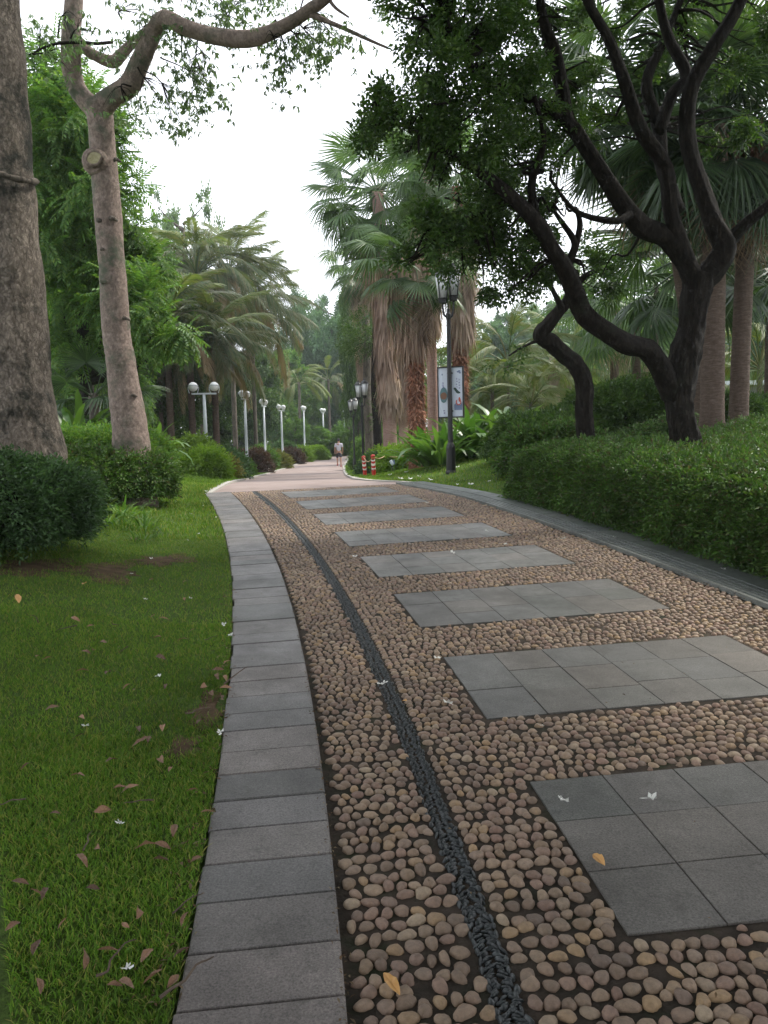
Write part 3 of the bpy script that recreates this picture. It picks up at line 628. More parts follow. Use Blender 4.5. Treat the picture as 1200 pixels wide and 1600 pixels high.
P = np.concatenate([scatter(75000, 1.6, 3.4, -1, -.03, 2.2, .9), scatter(85000, 1.6, 5.2, -1, -.03, 2.6, .9), scatter(150000, 1.6, 8.6, -1, -.025, 3.5, .75)])
blades('grass', P, .028, .0040, M['grass'], 1, .9)
P = np.concatenate([scatter(60000, 8.5, 16, -1, -.02, 4.5), scatter(50000, 12.3, 24, 1, -.02, 6)])
blades('grass.001', P, .05, .010, M['grass'], 2)
P = np.concatenate([scatter(26000, 16, 48, -1, -.04, 3.5), scatter(26000, 20, 52, 1, -.04, 6)])
o = blades('grass.002', P, .075, .03, M['grass_far'], 3); o['label'] = 'bright sunlit grass along the far path'
for bx, by, br in BARE:
    V = [(bx, by, float(terr(bx, by))+.006)]; n = 40
    for i in range(n):
        a = i/n*6.283; rr = br*(.9+.3*math.sin(a*2+bx*9)+.22*math.sin(a*5+by)+.14*math.sin(a*9+2)); x, y = bx+rr*math.cos(a), by+rr*math.sin(a)*1.2; V.append((x, y, float(terr(x, y))+.004))
    tag(link('soil_patch', mesh('soil_patch', V, tris=[(0, 1+i, 1+(i+1) % n) for i in range(n)], mat=M['soil'])), kind='structure')

# ------------------------------------------------------------------ trees near the path
def trace(pts, Y0, Y1=None, f=1.0):
    """limb traced at a real distance: (px, py, radius px) -> points and radii in metres, depth running from Y0 to Y1"""
    Y1 = Y0 if Y1 is None else Y1; n = len(pts); P = []; R = []
    for i, (a, b, r) in enumerate(pts):
        Y = Y0+(Y1-Y0)*i/max(1, n-1); P.append(pt(a, b, Y)); R.append(r*Y/F_PX*f)
    return np.array(P), np.array(R)
def limb(name, pts, Y0, Y1, mat, root, sides=10, sub=5, rough=.05, seed=0, ridge=0):
    P, R = trace(pts, Y0, Y1); mb = MB(); tube(mb, P-np.array(root.location), R, sides, sub, rough, seed=seed, ridge=ridge); return mb.obj(name, mat, root, smooth=True)
def tree_root(name, loc, label, group=None): return empty(name, loc, label, 'tree', group)

# big rough trunk at the left edge
b = G(20, 8.3, -.1); t1 = tree_root('broad_trunked_tree', b, 'massive rough grey brown trunk filling the left edge, behind the round dark hedge')
P, R = trace([(22, 735, 92), (20, 700, 74), (16, 600, 62), (8, 450, 56), (0, 300, 50), (-8, 150, 46), (-16, 0, 42), (-24, -200, 39), (-30, -420, 34)], 8.3, 8.6)
P[0][2] = b[2]; mb = MB(); rg = np.random.default_rng(4); P2 = catmull(np.hstack([P, R[:, None]]), 14)
n = len(P2); rr = P2[:, 3]*(1+.02*np.sin(np.arange(n)*.6)); tube(mb, P2[:, :3]-b, rr, 48, 0, .018, seed=2)
mb.obj('trunk', M['bark_big'], t1, smooth=True)
cc = pt(0, 285, 8.42)-b; aa = np.linspace(-3.4, .4, 16); mb = MB(); tube(mb, [cc+np.array([.375*math.cos(a), .36*math.sin(a), .05*math.sin(a*2.3)]) for a in aa], [.008]+[.018+.016*abs(math.sin(i*1.7)) for i in range(14)]+[.008], 9, 3, .12, seed=3)
mb.obj('bark_collar', M['bark_far'], t1, smooth=True)
top = P2[-1, :3]; mb = MB()
CL1 = []
for k, (dx, dy, dz, r) in enumerate([(-2, -2, 1.2, 1.6), (1.8, -2.6, 1.6, 1.7), (2.6, .8, 2.0, 1.6), (-1, 2.5, 2.2, 1.8), (-3.4, .6, 1.8, 1.7), (.2, -4.6, 1.9, 1.7), (.4, .2, 3.4, 1.9), (-2.4, -4.6, 2.0, 1.7)]):
    c_ = top+np.array([dx, dy, dz]); tube(mb, np.array([top-(0, 0, .3), top+np.array([dx*.4, dy*.4, dz*.3]), c_])-b, [.22, .13, .03], 7, 4, .05, seed=k); CL1.append((c_, (r, r, r*.6)))
mb.obj('limb', M['bark_big'], t1, smooth=True)
crown('crown', CL1, TC, M['leaf_mid'], t1, 9, 1.3, 5, droop=.2)

# pinkish forked tree
b = G(203, 11.0, -.1); t2 = tree_root('forked_pink_bark_tree', b, 'pinkish smooth trunk with a pruned stump scar, forking high into one long arching limb')
P, R = trace([(207, 720, 36), (204, 680, 28), (196, 620, 24.5), (188, 560, 22), (182, 520, 21), (176, 430, 20), (170, 350, 20), (165, 290, 20), (158, 200, 19), (154, 165, 21)], 11, 11)
P[0][2] = b[2]; mb = MB(); Q_ = catmull(np.hstack([P, R[:, None]]), 12); hh = np.arange(len(Q_)); tube(mb, Q_[:, :3]-b, Q_[:, 3]*(1+.012*np.sin(hh*1.3)+.01*np.sin(hh*.37)), 28, 0, .012, seed=3); mb.obj('trunk', M['bark_pink'], t2, smooth=True)
limb('limb', [(150, 172, 17), (135, 158, 15), (119, 135, 14), (112, 100, 14), (111, 50, 13.5), (115, 0, 13), (117, -60, 12), (112, -160, 9), (100, -280, 4)], 11, 11, M['bark_pink'], t2, 14, seed=1)
limb('limb', [(158, 168, 18), (175, 152, 16), (203, 132, 16), (215, 105, 14), (228, 78, 12.5), (241, 48, 12), (250, 33, 12), (262, 30, 12), (280, 38, 12), (310, 50, 11.5), (345, 58, 11.5), (390, 61, 11.5), (425, 50, 10.5), (455, 34, 9.5), (480, 18, 9), (515, -8, 7.5), (560, -60, 5)], 11, 9.5, M['bark_pink'], t2, 14, seed=2)
limb('limb', [(118, 62, 8), (138, 80, 8), (160, 92, 8.5), (178, 96, 9), (188, 88, 8), (202, 72, 7), (222, 55, 6.5), (240, 42, 7)], 11, 11, M['bark_pink'], t2, 10, seed=3)
limb('branch', [(478, 20, 4.5), (510, 33, 3.6), (545, 48, 3), (580, 64, 2.4), (606, 75, 1.8)], 9.7, 9.4, M['bark_pink'], t2, 7, seed=4)
limb('branch', [(512, -4, 3), (524, 12, 2.5), (545, 27, 1.5)], 9.6, 9.6, M['bark_pink'], t2, 6, seed=5)
limb('branch', [(176, 66, 2.5), (150, 68, 2.6), (120, 66, 2.4), (80, 70, 2), (45, 86, 1)], 11, 10.5, M['bark_dark'], t2, 6, seed=6)
kn = pt(146, 249, 10.82)-b; mb = MB(); tube(mb, [kn+(.05, .14, -.04), kn+(-.01, .03, 0), kn+(-.02, -.04, .0)], [.19, .17, .11], 14, 5, .04, seed=8); mb.obj('knot', M['bark_pink'], t2, smooth=True)
k2 = pt(147, 247, 10.72)-b; mb = MB(); a_ = np.linspace(0, 6.283, 14, endpoint=False)
V = [k2]+[k2+np.array([.105*math.cos(a)*(1+.12*math.sin(2*a)), -.006+.01*math.sin(a), .095*math.sin(a)]) for a in a_]; mb.add(V, T=[(0, 1+(i+1) % 14, 1+i) for i in range(14)]); mb.obj('stump_cut', M['wound'], t2)
mb = MB(); tube(mb, [V[1+i % 14]+np.array([0, .012, 0]) for i in range(15)], .022, 6, 0, .15, cap=False, seed=2); mb.obj('callus_ring', M['bark_pink'], t2, smooth=True)
for k, (a, c_, r) in enumerate([(164, 440, 8), (155, 345, 5), (175, 342, 6), (196, 498, 5), (160, 390, 4), (182, 250, 5), (208, 618, 4)]):
    q = pt(a, c_, 10.83)-b; mb = MB(); s_ = r*.009; tube(mb, [q+(-s_, .05, 0), q+(-s_*.3, -.005, .008), q+(s_*.5, -.003, 0), q+(s_, .05, -.01)], [s_*.3, s_*.6, s_*.5, s_*.3], 8, 3, .12, seed=k); mb.obj('branch_scar', M['bark_far' if k else 'bark_pink'], t2, smooth=True)
# hanging leafy twigs of the forked tree
mb = MB(); wb = MB(); rg = np.random.default_rng(17)
TWG = [((240, 45), (232, 70), 40, 14), ((280, 40), (285, 95), 34, 14), ((262, 30), (318, 120), 30, 13), ((310, 50), (300, 155), 30, 12), ((215, 105), (262, 170), 34, 14), ((225, 110), (282, 190), 26, 10), ((205, 135), (205, 185), 26, 7), ((345, 0), (345, 30), 40, 12), ((300, -10), (280, 15), 40, 14),
       ((425, 50), (440, 95), 26, 10), ((440, 45), (480, 95), 36, 14), ((460, 30), (508, 80), 34, 14), ((480, 20), (535, 70), 26, 9), ((430, 30), (438, 158), 13, 5), ((380, -10), (372, 20), 36, 12), ((410, -10), (425, 5), 36, 14), ((480, -20), (470, 55), 36, 10), ((620, -20), (600, 5), 24, 6), ((345, 58), (390, -5), 36, 10),
       ((60, 80), (62, 42), 26, 10), ((50, 85), (100, 100), 30, 9), ((110, 60), (150, 50), 24, 7), ((90, 60), (120, 40), 22, 6), ((190, 30), (215, 20), 34, 12), ((250, 90), (330, 145), 18, 6)]
for (a, c_, rp_, k) in TWG:
    Y = 10.6 if a[0] < 400 else 9.9
    A_ = pt(*a, Y); B_ = pt(*c_, Y+rg.normal()*.3); mid = (A_+B_)/2+np.array([rg.normal()*.1, rg.normal()*.2, .12]); tube(wb, np.array([A_, mid, B_])-b, [.012, .008, .004], 4, 4, cap=False)
    for q in range(int(k*1.05)):
        C_ = B_+rg.normal(size=3)*rp_*Y/F_PX*.55+(A_-B_)*rg.random()*.35; j = mid+(C_-mid)*.5+np.array([0, 0, .06]); tube(wb, np.array([mid, j, C_])-b, [.006, .004, .002], 3, 2, cap=False)
        n = 3; P_ = C_[None]+rg.normal(size=(n, 3))*.05-b; x = norm(rg.normal(size=(n, 3))*[1, 1, .2]+[0, 0, -.3]); stamp(mb, TD[q % 3], frames(x, norm(rg.normal(size=(n, 3))*.3+[0, 0, 1])), P_, rg.uniform(.55, 1.05, n)*.95)
tag(wb.obj('twigs', M['bark_dark'], t2), kind='stuff'); mb.obj('crown', M['leaf_grey'], t2)

# big dark twisting tree on the right (canopy over the path)
b = G(1072, 9.5, -.1); t3 = tree_root('large_twisting_tree', b, 'large dark many-limbed tree leaning its leafy crown over the path, rooted in the right hedge')
BD = M['bark_dark']; Yt = 9.5
P, R = trace([(1078, 740, 34), (1072, 697, 24), (1064, 650, 22), (1062, 610, 23), (1070, 556, 25), (1080, 515, 21), (1086, 470, 22), (1094, 430, 25)], Yt, Yt); P[0][2] = b[2]
mb = MB(); tube(mb, P-b, R*.94, 40, 12, .02, seed=9, ridge=.05); mb.obj('trunk', BD, t3, smooth=True)
L3 = [([(1052, 618, 19), (1040, 592, 17), (1027, 568, 17), (1008, 545, 18), (979, 538, 17), (948, 518, 16), (915, 494, 16), (900, 462, 15), (882, 419, 15), (862, 388, 14), (845, 357, 13), (812, 320, 11), (752, 270, 9), (680, 225, 7), (640, 200, 4), (600, 190, 2)], 9.5, 8.2),
      ([(1090, 450, 19), (1074, 416, 18), (1042, 372, 18), (1006, 356, 19), (985, 335, 16), (960, 298, 14), (925, 245, 13), (900, 207, 13), (885, 185, 12), (880, 140, 10), (868, 80, 9), (848, 30, 8), (840, -40, 6), (820, -200, 3)], 9.5, 8.8),
      ([(885, 187, 9), (850, 165, 8), (800, 143, 7), (752, 122, 6), (722, 78, 5), (700, 30, 3)], 9.1, 8.0),
      ([(882, 190, 7), (872, 140, 6), (852, 60, 6), (842, 0, 5), (850, -80, 3)], 9.2, 9.6),
      ([(1075, 410, 14), (1050, 340, 13), (1040, 262, 12), (1000, 200, 12), (975, 125, 11), (950, 60, 9), (918, 0, 8), (890, -90, 6), (840, -260, 3)], 9.4, 8.6),
      ([(1095, 440, 21), (1118, 415, 21), (1132, 388, 20), (1115, 350, 17), (1098, 300, 15), (1075, 220, 14), (1080, 140, 13), (1112, 78, 12), (1150, 15, 11), (1190, -80, 9), (1250, -250, 4)], 9.5, 9.0),
      ([(1030, 205, 11), (1050, 150, 10), (1072, 118, 10), (1045, 60, 8), (1030, 0, 7), (1015, -120, 4)], 9.3, 9.6),
      ([(1060, 330, 12), (1035, 260, 12), (1030, 200, 11), (1010, 130, 10), (1040, 60, 7), (1075, -30, 5)], 9.7, 10.4),
      ([(889, 410, 8), (898, 380, 6), (880, 350, 5), (862, 325, 3)], 9.2, 9.2), ([(898, 392, 6), (906, 352, 5), (900, 325, 3)], 9.2, 9.3),
      ([(1130, 385, 14), (1165, 350, 10), (1210, 310, 8), (1270, 220, 5)], 9.5, 9.0),
      ([(842, 357, 8), (830, 290, 7), (850, 220, 5), (835, 150, 4)], 9.0, 8.4), ([(800, 312, 6), (760, 330, 5), (720, 350, 3)], 8.9, 8.6), ([(985, 335, 7), (960, 345, 6), (900, 330, 4), (860, 280, 3)], 9.2, 8.8)]
for i, (pts, y0, y1) in enumerate(L3): limb('limb', [(a_, b_, r_*(.9 if i == 0 else .84)) for a_, b_, r_ in pts], y0, y1, BD, t3, 22, 5, .05, seed=20+i, ridge=.05)
def px_clumps(lst): return [(pt(a, c_, Y), np.array([r*Y/F_PX, r*Y/F_PX*1.1, r*Y/F_PX*(fl if fl else .8)])) for a, c_, r, Y, fl in [(*e, None) if len(e) == 4 else e for e in lst]]
CL3 = px_clumps([(634, 178, 50, 8.4), (588, 180, 36, 8.2), (712, 250, 52, 8.6), (740, 200, 66, 8.4), (700, 150, 66, 8.0), (660, 90, 56, 8.0), (720, 50, 66, 8.3), (780, 90, 66, 8.6), (650, 20, 40, 8.0), (800, 170, 60, 8.9),
    (705, 320, 46, 8.7), (668, 375, 42, 8.6), (705, 395, 46, 8.8), (765, 395, 52, 9.0), (765, 430, 30, 8.9), (790, 330, 62, 9.2), (770, 260, 60, 8.9), (830, 280, 52, 9.2), (830, 400, 42, 9.3), (795, 450, 26, 9.2), (865, 335, 40, 9.4), (850, 200, 44, 9.4),
    (880, 60, 40, 9.8), (920, 140, 36, 9.8), (820, 20, 50, 9.2), (935, 430, 28, 9.7), (860, 440, 26, 9.6), (760, 10, 50, 8.6), (965, 30, 34, 10.2), (1015, 95, 30, 10.4), (1065, 20, 34, 10.4), (1130, 110, 30, 10.3), (1185, 40, 34, 10.2), (1100, 200, 24, 10.4), (945, 200, 28, 9.9), (1175, 190, 26, 10.2), (632, 408, 20, 8.6)])
CL3 += [((x, y, z), (1.5, 1.5, .8)) for x, y, z in [(1.2, 8.5, 8.2), (2.6, 7.2, 8.4), (4.2, 8, 8.6), (.2, 7, 7.8), (5.6, 9, 8.6), (3.2, 5.2, 8.2), (1.2, 5.2, 8.0), (3.4, 10, 9.2), (5.6, 6, 8.2), (-.6, 5, 7.6), (2.2, 3, 8.0), (4.4, 3, 8.2), (0, 2.8, 7.6)]]
crown('crown', CL3, TW, M['leaf_dark'], t3, 138, .86, 31, sub=22, droop=.1)
mb = MB(); rg = np.random.default_rng(77); allp = []
for pts, y0, y1 in L3: P_, R_ = trace(pts, y0, y1); allp.append(catmull(P_, 4))
allp = np.concatenate(allp)
for c_, r in CL3:
    for q in range(5):
        e = np.array(c_)+rg.normal(size=3)*np.array(r)*.55; s = allp[np.argmin(np.linalg.norm(allp-e, axis=1))]
        m1 = s+(e-s)*.35+rg.normal(size=3)*.06; m2 = s+(e-s)*.7+rg.normal(size=3)*.08; tube(mb, np.array([s, m1, m2, e])-b, [.022, .016, .01, .004], 5, 3, 0, cap=False)
tag(mb.obj('twigs', BD, t3, smooth=True), kind='stuff')

# smaller crooked tree
b = G(916, 12.2, -.1); t4 = tree_root('small_crooked_tree', b, 'small dark tree with a crooked zigzag trunk, left of the large twisting tree')
P, R = trace([(918, 725, 17), (916, 692, 14), (912, 645, 13), (913, 603, 14), (902, 573, 13), (880, 553, 12), (862, 536, 13), (849, 528, 13), (846, 520, 12), (856, 508, 10), (872, 488, 9), (884, 474, 8), (888, 462, 6)], 12.2, 11.6); P[0][2] = b[2]
mb = MB(); tube(mb, P-b, R, 28, 8, .02, seed=12, ridge=.06); mb.obj('trunk', BD, t4, smooth=True)
limb('limb', [(878, 482, 6), (868, 462, 4), (858, 444, 3.5), (842, 428, 3), (828, 414, 2), (818, 410, 1)], 11.6, 11.4, BD, t4, 8, seed=4)
limb('limb', [(848, 530, 5), (830, 536, 2.5), (812, 545, 2), (795, 556, 1.2)], 11.8, 11.6, BD, t4, 6, seed=5)
limb('limb', [(888, 468, 6), (905, 440, 5), (925, 425, 4), (950, 420, 2)], 11.6, 11.9, BD, t4, 6, seed=6)
crown('crown', px_clumps([(815, 430, 26, 11.4), (790, 445, 20, 11.3), (800, 560, 12, 11.6), (780, 575, 10, 11.6), (818, 545, 9, 11.6), (930, 440, 30, 11.9), (850, 420, 26, 11.4), (905, 400, 34, 11.8), (955, 420, 18, 12)]), TW, M['leaf_dark'], t4, 60, 1.0, 41, sub=9)

# ------------------------------------------------------------------ palms
FANS = [fan_leaf(s, 34, 1.0, 1.15, 2.2, d, .48, l) for s, d, l in ((0, .25, .3), (1, .4, .5), (2, .15, .2), (3, .55, .7))]
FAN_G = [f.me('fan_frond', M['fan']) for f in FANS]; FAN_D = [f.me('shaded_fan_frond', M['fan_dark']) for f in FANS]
_df = [fan_leaf(s+9, 16, 1.0, .8, 1.0, .5, .3, .6, .8) for s in range(3)]
FAN_DEAD = [f.me('dead_frond', M['straw']) for f in _df]; FAN_DEADL = [f.me('dead_frond', M['straw_lit']) for f in _df]
PINM = [pin_leaf(s, 2.9, 60, .8, d, .021, h, width=.5) for s, d, h in ((0, .8, 1.8), (1, 1.05, 2.2), (2, .6, 1.6), (3, 1.35, 2.4))]
PIN_G = [p.me('feather_frond', M['pin']) for p in PINM]; PIN_B = [p.me('browned_frond', M['pin_brown']) for p in PINM]; PIN_L = [p.me('yellow_green_frond', M['pin_lit']) for p in PINM]
def palm(root, h, r0, r1, barkm, fronds, els, s, n, seed, lean=(0, 0), rings=True, dead=None, dead_n=0, skirt=None, sides=14, dead_el=-1.25):
    """trunk and fronds as parts; els = (lowest, highest) elevation of the fronds"""
    rg = np.random.default_rng(seed); zs = np.arange(0, h+.01, .05 if rings else .25)
    P = np.stack([lean[0]*(zs/h)**1.4, lean[1]*(zs/h)**1.4, zs], 1); R = r0+(r1-r0)*(zs/h)+.35*r0*np.exp(-zs/.25)
    if rings: R = R*(1+.025*np.sin(zs*2*np.pi/.11))
    mb = MB(); tube(mb, P, R, sides, 0, .008 if rings else .05, seed=seed); mb.obj('trunk', barkm, root, smooth=True)
    top = P[-1]
    for i in range(n):
        f = i/n; el = els[1]-(els[1]-els[0])*f**.8+rg.normal()*.08; az = i*2.39996+rg.normal()*.15
        me = fronds[rg.integers(0, len(fronds))] if not isinstance(fronds, dict) else fronds['l' if f < .25 else ('b' if f > .8 and rg.random() < .6 else 'g')][rg.integers(0, 4)]
        link(me.name.split('.')[0], me, root, M=pose(az, el, rg.normal()*.25, s*rg.uniform(.85, 1.1), top-np.array([0, 0, .25*f*s])+np.array([math.cos(az), math.sin(az), 0])*r1*.6))
    for i in range(dead_n):
        az = i*2.39996+rg.normal()*.2; el = dead_el+rg.normal()*.18; z0 = top[2]-.25-skirt*(i/dead_n)**.9 if skirt else top[2]-.3
        q = np.array([np.interp(z0, zs, P[:, 0]), np.interp(z0, zs, P[:, 1]), z0]); me = dead[rg.integers(0, 3)]
        link('dead_frond', me, root, M=pose(az, el, rg.normal()*.5, s*rg.uniform(.8, 1.15), q+np.array([math.cos(az), math.sin(az), 0])*(r1*.8)))
def palm_at(name, px, Y, crown_py, label, **k):
    b = G(px, Y, -.05); h = float(pt(px, crown_py, Y)[2]-b[2]); root = empty(name, b, label, 'palm tree', k.pop('group', None)); palm(root, h, **k); return root
def strips(name, root, c, r0, r1, z0, z1, n, L, mat, seed, w=.035):
    """hanging dead strips lying over a trunk"""
    rg = np.random.default_rng(seed); mb = MB(); z = z0+(z1-z0)*rg.random(n); a = rg.uniform(0, 6.283, n); f = (z-z1)/(z0-z1); r = (r1+(r0-r1)*f)*rg.uniform(.75, 1.08, n)
    P_ = np.stack([c[0]+r*np.cos(a), c[1]+r*np.sin(a), z], 1); D = np.stack([np.cos(a), np.sin(a), 0*a], 1); s = np.stack([-np.sin(a), np.cos(a), 0*a], 1)*w*rg.uniform(.5, 1.3, n)[:, None]
    l = L*rg.uniform(.5, 1.3, n)[:, None]; j = rg.normal(size=(n, 3))*.035*np.array([1, 1, 0]); dn = np.array([0, 0, -1.])
    m_ = P_+dn*l*.5+D*.03+j; e = P_+dn*l+D*rg.uniform(-.02, .10, n)[:, None]+j*2.5
    V = np.stack([P_-s, P_+s, m_+s, m_-s, e], 1).reshape(-1, 3); o = np.arange(n)*5; mb.add(V, np.stack([o, o+1, o+2, o+3], 1), np.stack([o+3, o+2, o+4], 1))
    return tag(mb.obj(name, mat, root), kind='stuff')
sk = 'skirted fan palms beyond the black lantern'
p = palm_at('skirted_fan_palm', 610, 30, 290, 'tall fan palm, crown against the sky, bare pink lower trunk under its straw skirt', r0=.27, r1=.22, barkm=M['bark_palm_pink'], fronds=FAN_G, els=(-1.15, 1.25), s=1.42, n=50, seed=3, lean=(-.25, 0), dead=FAN_DEAD, dead_n=20, skirt=1.8, group=sk)
strips('leaf_skirt', p, (-.1, 0), .50, .28, 8.8, 3.4, 2400, 1.2, M['straw'], 3); strips('leaf_skirt', p, (0, 0), .40, .30, 3.5, 2.7, 700, .8, M['straw_lit'], 4)
p = palm_at('skirted_fan_palm', 578, 38, 400, 'leftmost skirted palm, drooping green fans over a long pale straw skirt', r0=.25, r1=.22, barkm=M['bark_far'], fronds=FAN_G, els=(-1.2, .7), s=1.1, n=30, seed=5, dead=FAN_DEADL, dead_n=16, skirt=1.2, group=sk)
strips('leaf_skirt', p, (0, 0), .68, .42, 8.4, 5.0, 2000, 1.2, M['straw_lit'], 6)
p = palm_at('skirted_fan_palm', 652, 22, 385, 'thick fan palm with rusty red lower trunk under the widest brown straw skirt', r0=.21, r1=.20, barkm=M['bark_palm_red'], fronds=FAN_G, els=(-1.0, 1.0), s=.95, n=26, seed=7, dead=FAN_DEAD, dead_n=26, skirt=1.2, rings=False, group=sk)
strips('leaf_skirt', p, (-.12, 0), 0.52, .32, 5.8, 4.1, 2800, 1.15, M['straw'], 8); strips('boot_fibre', p, (0, 0), .245, .23, 4.3, .2, 3600, .13, M['fibre_red'], 9, .016)
p = palm_at('skirted_fan_palm', 721, 24, 290, 'fan palm with ragged red trunk directly right of the black lantern heads', r0=.21, r1=.20, barkm=M['bark_palm_red'], fronds=FAN_G, els=(-1.0, 1.2), s=1.0, n=34, seed=9, dead=FAN_DEADL, dead_n=26, skirt=2.2, rings=False, group=sk)
strips('leaf_skirt', p, (.08, 0), .40, .28, 7.4, 4.1, 2600, 1.1, M['straw_lit'], 10); strips('boot_fibre', p, (0, 0), .245, .23, 4.8, .2, 3600, .13, M['fibre_red'], 11, .016)
p = palm_at('fan_palm', 677, 25, 250, 'straight pale pink bare palm trunk just left of the sign board', r0=.17, r1=.15, barkm=M['bark_palm_pink'], fronds=FAN_G, els=(-1.0, 1.2), s=1.0, n=26, seed=12, dead=FAN_DEADL, dead_n=14, skirt=1.0)
strips('leaf_skirt', p, (0, 0), .42, .24, 7.8, 4.6, 1300, 1.0, M['straw_lit'], 12)
p = palm_at('skirted_fan_palm', 631, 38, 470, 'fan palm with brown skirt and pale lower trunk, farthest back between the skirted palms', r0=.24, r1=.22, barkm=M['bark_palm_pink'], fronds=FAN_G, els=(-1.1, .9), s=1.1, n=24, seed=14, dead=FAN_DEAD, dead_n=12, skirt=1.2, group=sk)
strips('leaf_skirt', p, (0, 0), .55, .36, 6.3, 2.9, 1500, 1.2, M['straw'], 14)
p = palm_at('skirted_fan_palm', 868, 42, 525, 'distant fan palm with pinkish ragged skirt seen between the two dark trees', r0=.3, r1=.3, barkm=M['bark_palm_pink'], fronds=FAN_G, els=(-.9, 1.2), s=1.3, n=24, seed=15, dead=FAN_DEADL, dead_n=16, skirt=2.5)
strips('leaf_skirt', p, (0, 0), .85, .6, 4.8, 1.6, 1500, 1.2, M['straw_lit'], 15)
# fan palms behind the dark tree at right
gp = 'fan palms in the right hedge bed'
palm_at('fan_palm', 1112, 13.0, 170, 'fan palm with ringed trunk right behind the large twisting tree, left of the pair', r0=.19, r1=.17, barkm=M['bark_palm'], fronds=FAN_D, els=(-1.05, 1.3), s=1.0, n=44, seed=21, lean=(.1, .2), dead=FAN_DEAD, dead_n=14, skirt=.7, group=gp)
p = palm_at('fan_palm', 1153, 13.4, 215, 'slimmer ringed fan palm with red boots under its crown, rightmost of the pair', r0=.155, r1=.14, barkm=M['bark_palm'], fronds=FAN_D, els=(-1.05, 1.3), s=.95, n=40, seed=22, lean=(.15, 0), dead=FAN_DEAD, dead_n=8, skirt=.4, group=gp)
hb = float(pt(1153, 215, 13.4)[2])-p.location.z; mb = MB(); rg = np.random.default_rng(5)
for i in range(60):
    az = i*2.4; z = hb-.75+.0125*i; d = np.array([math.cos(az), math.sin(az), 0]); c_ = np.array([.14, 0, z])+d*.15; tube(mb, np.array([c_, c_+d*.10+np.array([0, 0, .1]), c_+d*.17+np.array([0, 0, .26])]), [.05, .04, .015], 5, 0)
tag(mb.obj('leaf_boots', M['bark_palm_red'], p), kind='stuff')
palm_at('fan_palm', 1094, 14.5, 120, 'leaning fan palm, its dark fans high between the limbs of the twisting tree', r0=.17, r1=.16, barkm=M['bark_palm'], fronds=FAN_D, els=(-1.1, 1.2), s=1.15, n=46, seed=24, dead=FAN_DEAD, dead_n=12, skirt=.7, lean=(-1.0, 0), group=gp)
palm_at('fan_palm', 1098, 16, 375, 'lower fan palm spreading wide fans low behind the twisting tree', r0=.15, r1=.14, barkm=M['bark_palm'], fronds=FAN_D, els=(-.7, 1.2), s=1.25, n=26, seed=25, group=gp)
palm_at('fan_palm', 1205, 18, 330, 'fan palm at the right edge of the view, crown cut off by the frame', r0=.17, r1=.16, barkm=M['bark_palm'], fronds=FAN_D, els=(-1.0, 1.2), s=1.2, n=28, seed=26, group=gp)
gp = 'slim fan palms in the sunlit bed at right'
palm_at('slim_fan_palm', 994, 23, 470, 'slim palm with brown trunk standing between the two dark trees', r0=.13, r1=.11, barkm=M['bark_palm'], fronds=FAN_G, els=(-.8, 1.2), s=1.15, n=18, seed=31, group=gp)
palm_at('slim_fan_palm', 960, 28, 455, 'slim grey trunked palm just right of the small crooked tree', r0=.16, r1=.14, barkm=M['bark_palm'], fronds=FAN_G, els=(-.9, 1.2), s=1.3, n=20, seed=32, dead=FAN_DEADL, dead_n=8, skirt=.8, group=gp)
palm_at('slim_fan_palm', 1024, 21, 440, 'slim palm with thin green stem close left of the twisting tree trunk', r0=.07, r1=.06, barkm=M['bark_far'], fronds=FAN_G, els=(-.6, 1.2), s=1.05, n=14, seed=33, group=gp)
palm_at('slim_fan_palm', 1012, 34, 500, 'pale trunked palm far behind, low between hedge and slim palms', r0=.22, r1=.18, barkm=M['bark_palm_pink'], fronds=FAN_G, els=(-.9, 1.2), s=1.3, n=18, seed=34, group=gp)
# feather palms at left
gp = 'feather palms behind the grey lamp posts'
PF = {'g': PIN_G, 'b': PIN_B, 'l': PIN_L}
for i, (px, Y, cy, n, s, lab, kw) in enumerate([
    (302, 29, 548, 30, .85, 'feather palm with flaring leaf bases directly behind the double headed grey lamp', {}),
    (339, 29.5, 530, 38, 1.0, 'feather palm with brown trunk just right of the double headed lamp, fronds arching right', {}),
    (268, 28, 500, 30, 1.0, 'feather palm with ragged pale trunk left of the double headed lamp', {}),
    (252, 29, 515, 22, .9, 'thin trunked feather palm, leftmost behind the forked pink tree', {}),
    (368, 40, 425, 50, 1.3, 'tallest feather palm, its domed green crown against the white sky', {}),
    (400, 47, 480, 52, 1.5, 'wide feather palm with browned hanging fronds reaching furthest right', {}),
    (318, 38, 425, 44, 1.3, 'feather palm behind, crown merging left of the tallest one', {})]):
    palm_at('feather_palm', px, Y, cy, lab, r0=.13, r1=.11, barkm=M['bark_palm'] if i < 4 else M['bark_far'], fronds=PF, els=(-.3, 1.4), s=s, n=n, seed=50+i, rings=False, sides=9, group=gp)
palm_at('small_palm', 516, 82, 590, 'small feather palm over the bend of the path, in front of the far wood', r0=.14, r1=.12, barkm=M['bark_far'], fronds=PF, els=(-.3, 1.2), s=1.25, n=20, seed=61, rings=False, sides=8)
palm_at('small_palm', 470, 74, 595, 'yellowish feather palm above the fourth and fifth grey lamps', r0=.14, r1=.12, barkm=M['bark_far'], fronds=PIN_L, els=(-.3, 1.2), s=1.1, n=18, seed=62, rings=False, sides=8)
palm_at('areca_palm', 795, 30, 560, 'light green feather palm rising above the strap leaved clump', r0=.08, r1=.06, barkm=M['bark_far'], fronds=PIN_L, els=(-.3, 1.3), s=1.05, n=22, seed=63, rings=False, sides=8)
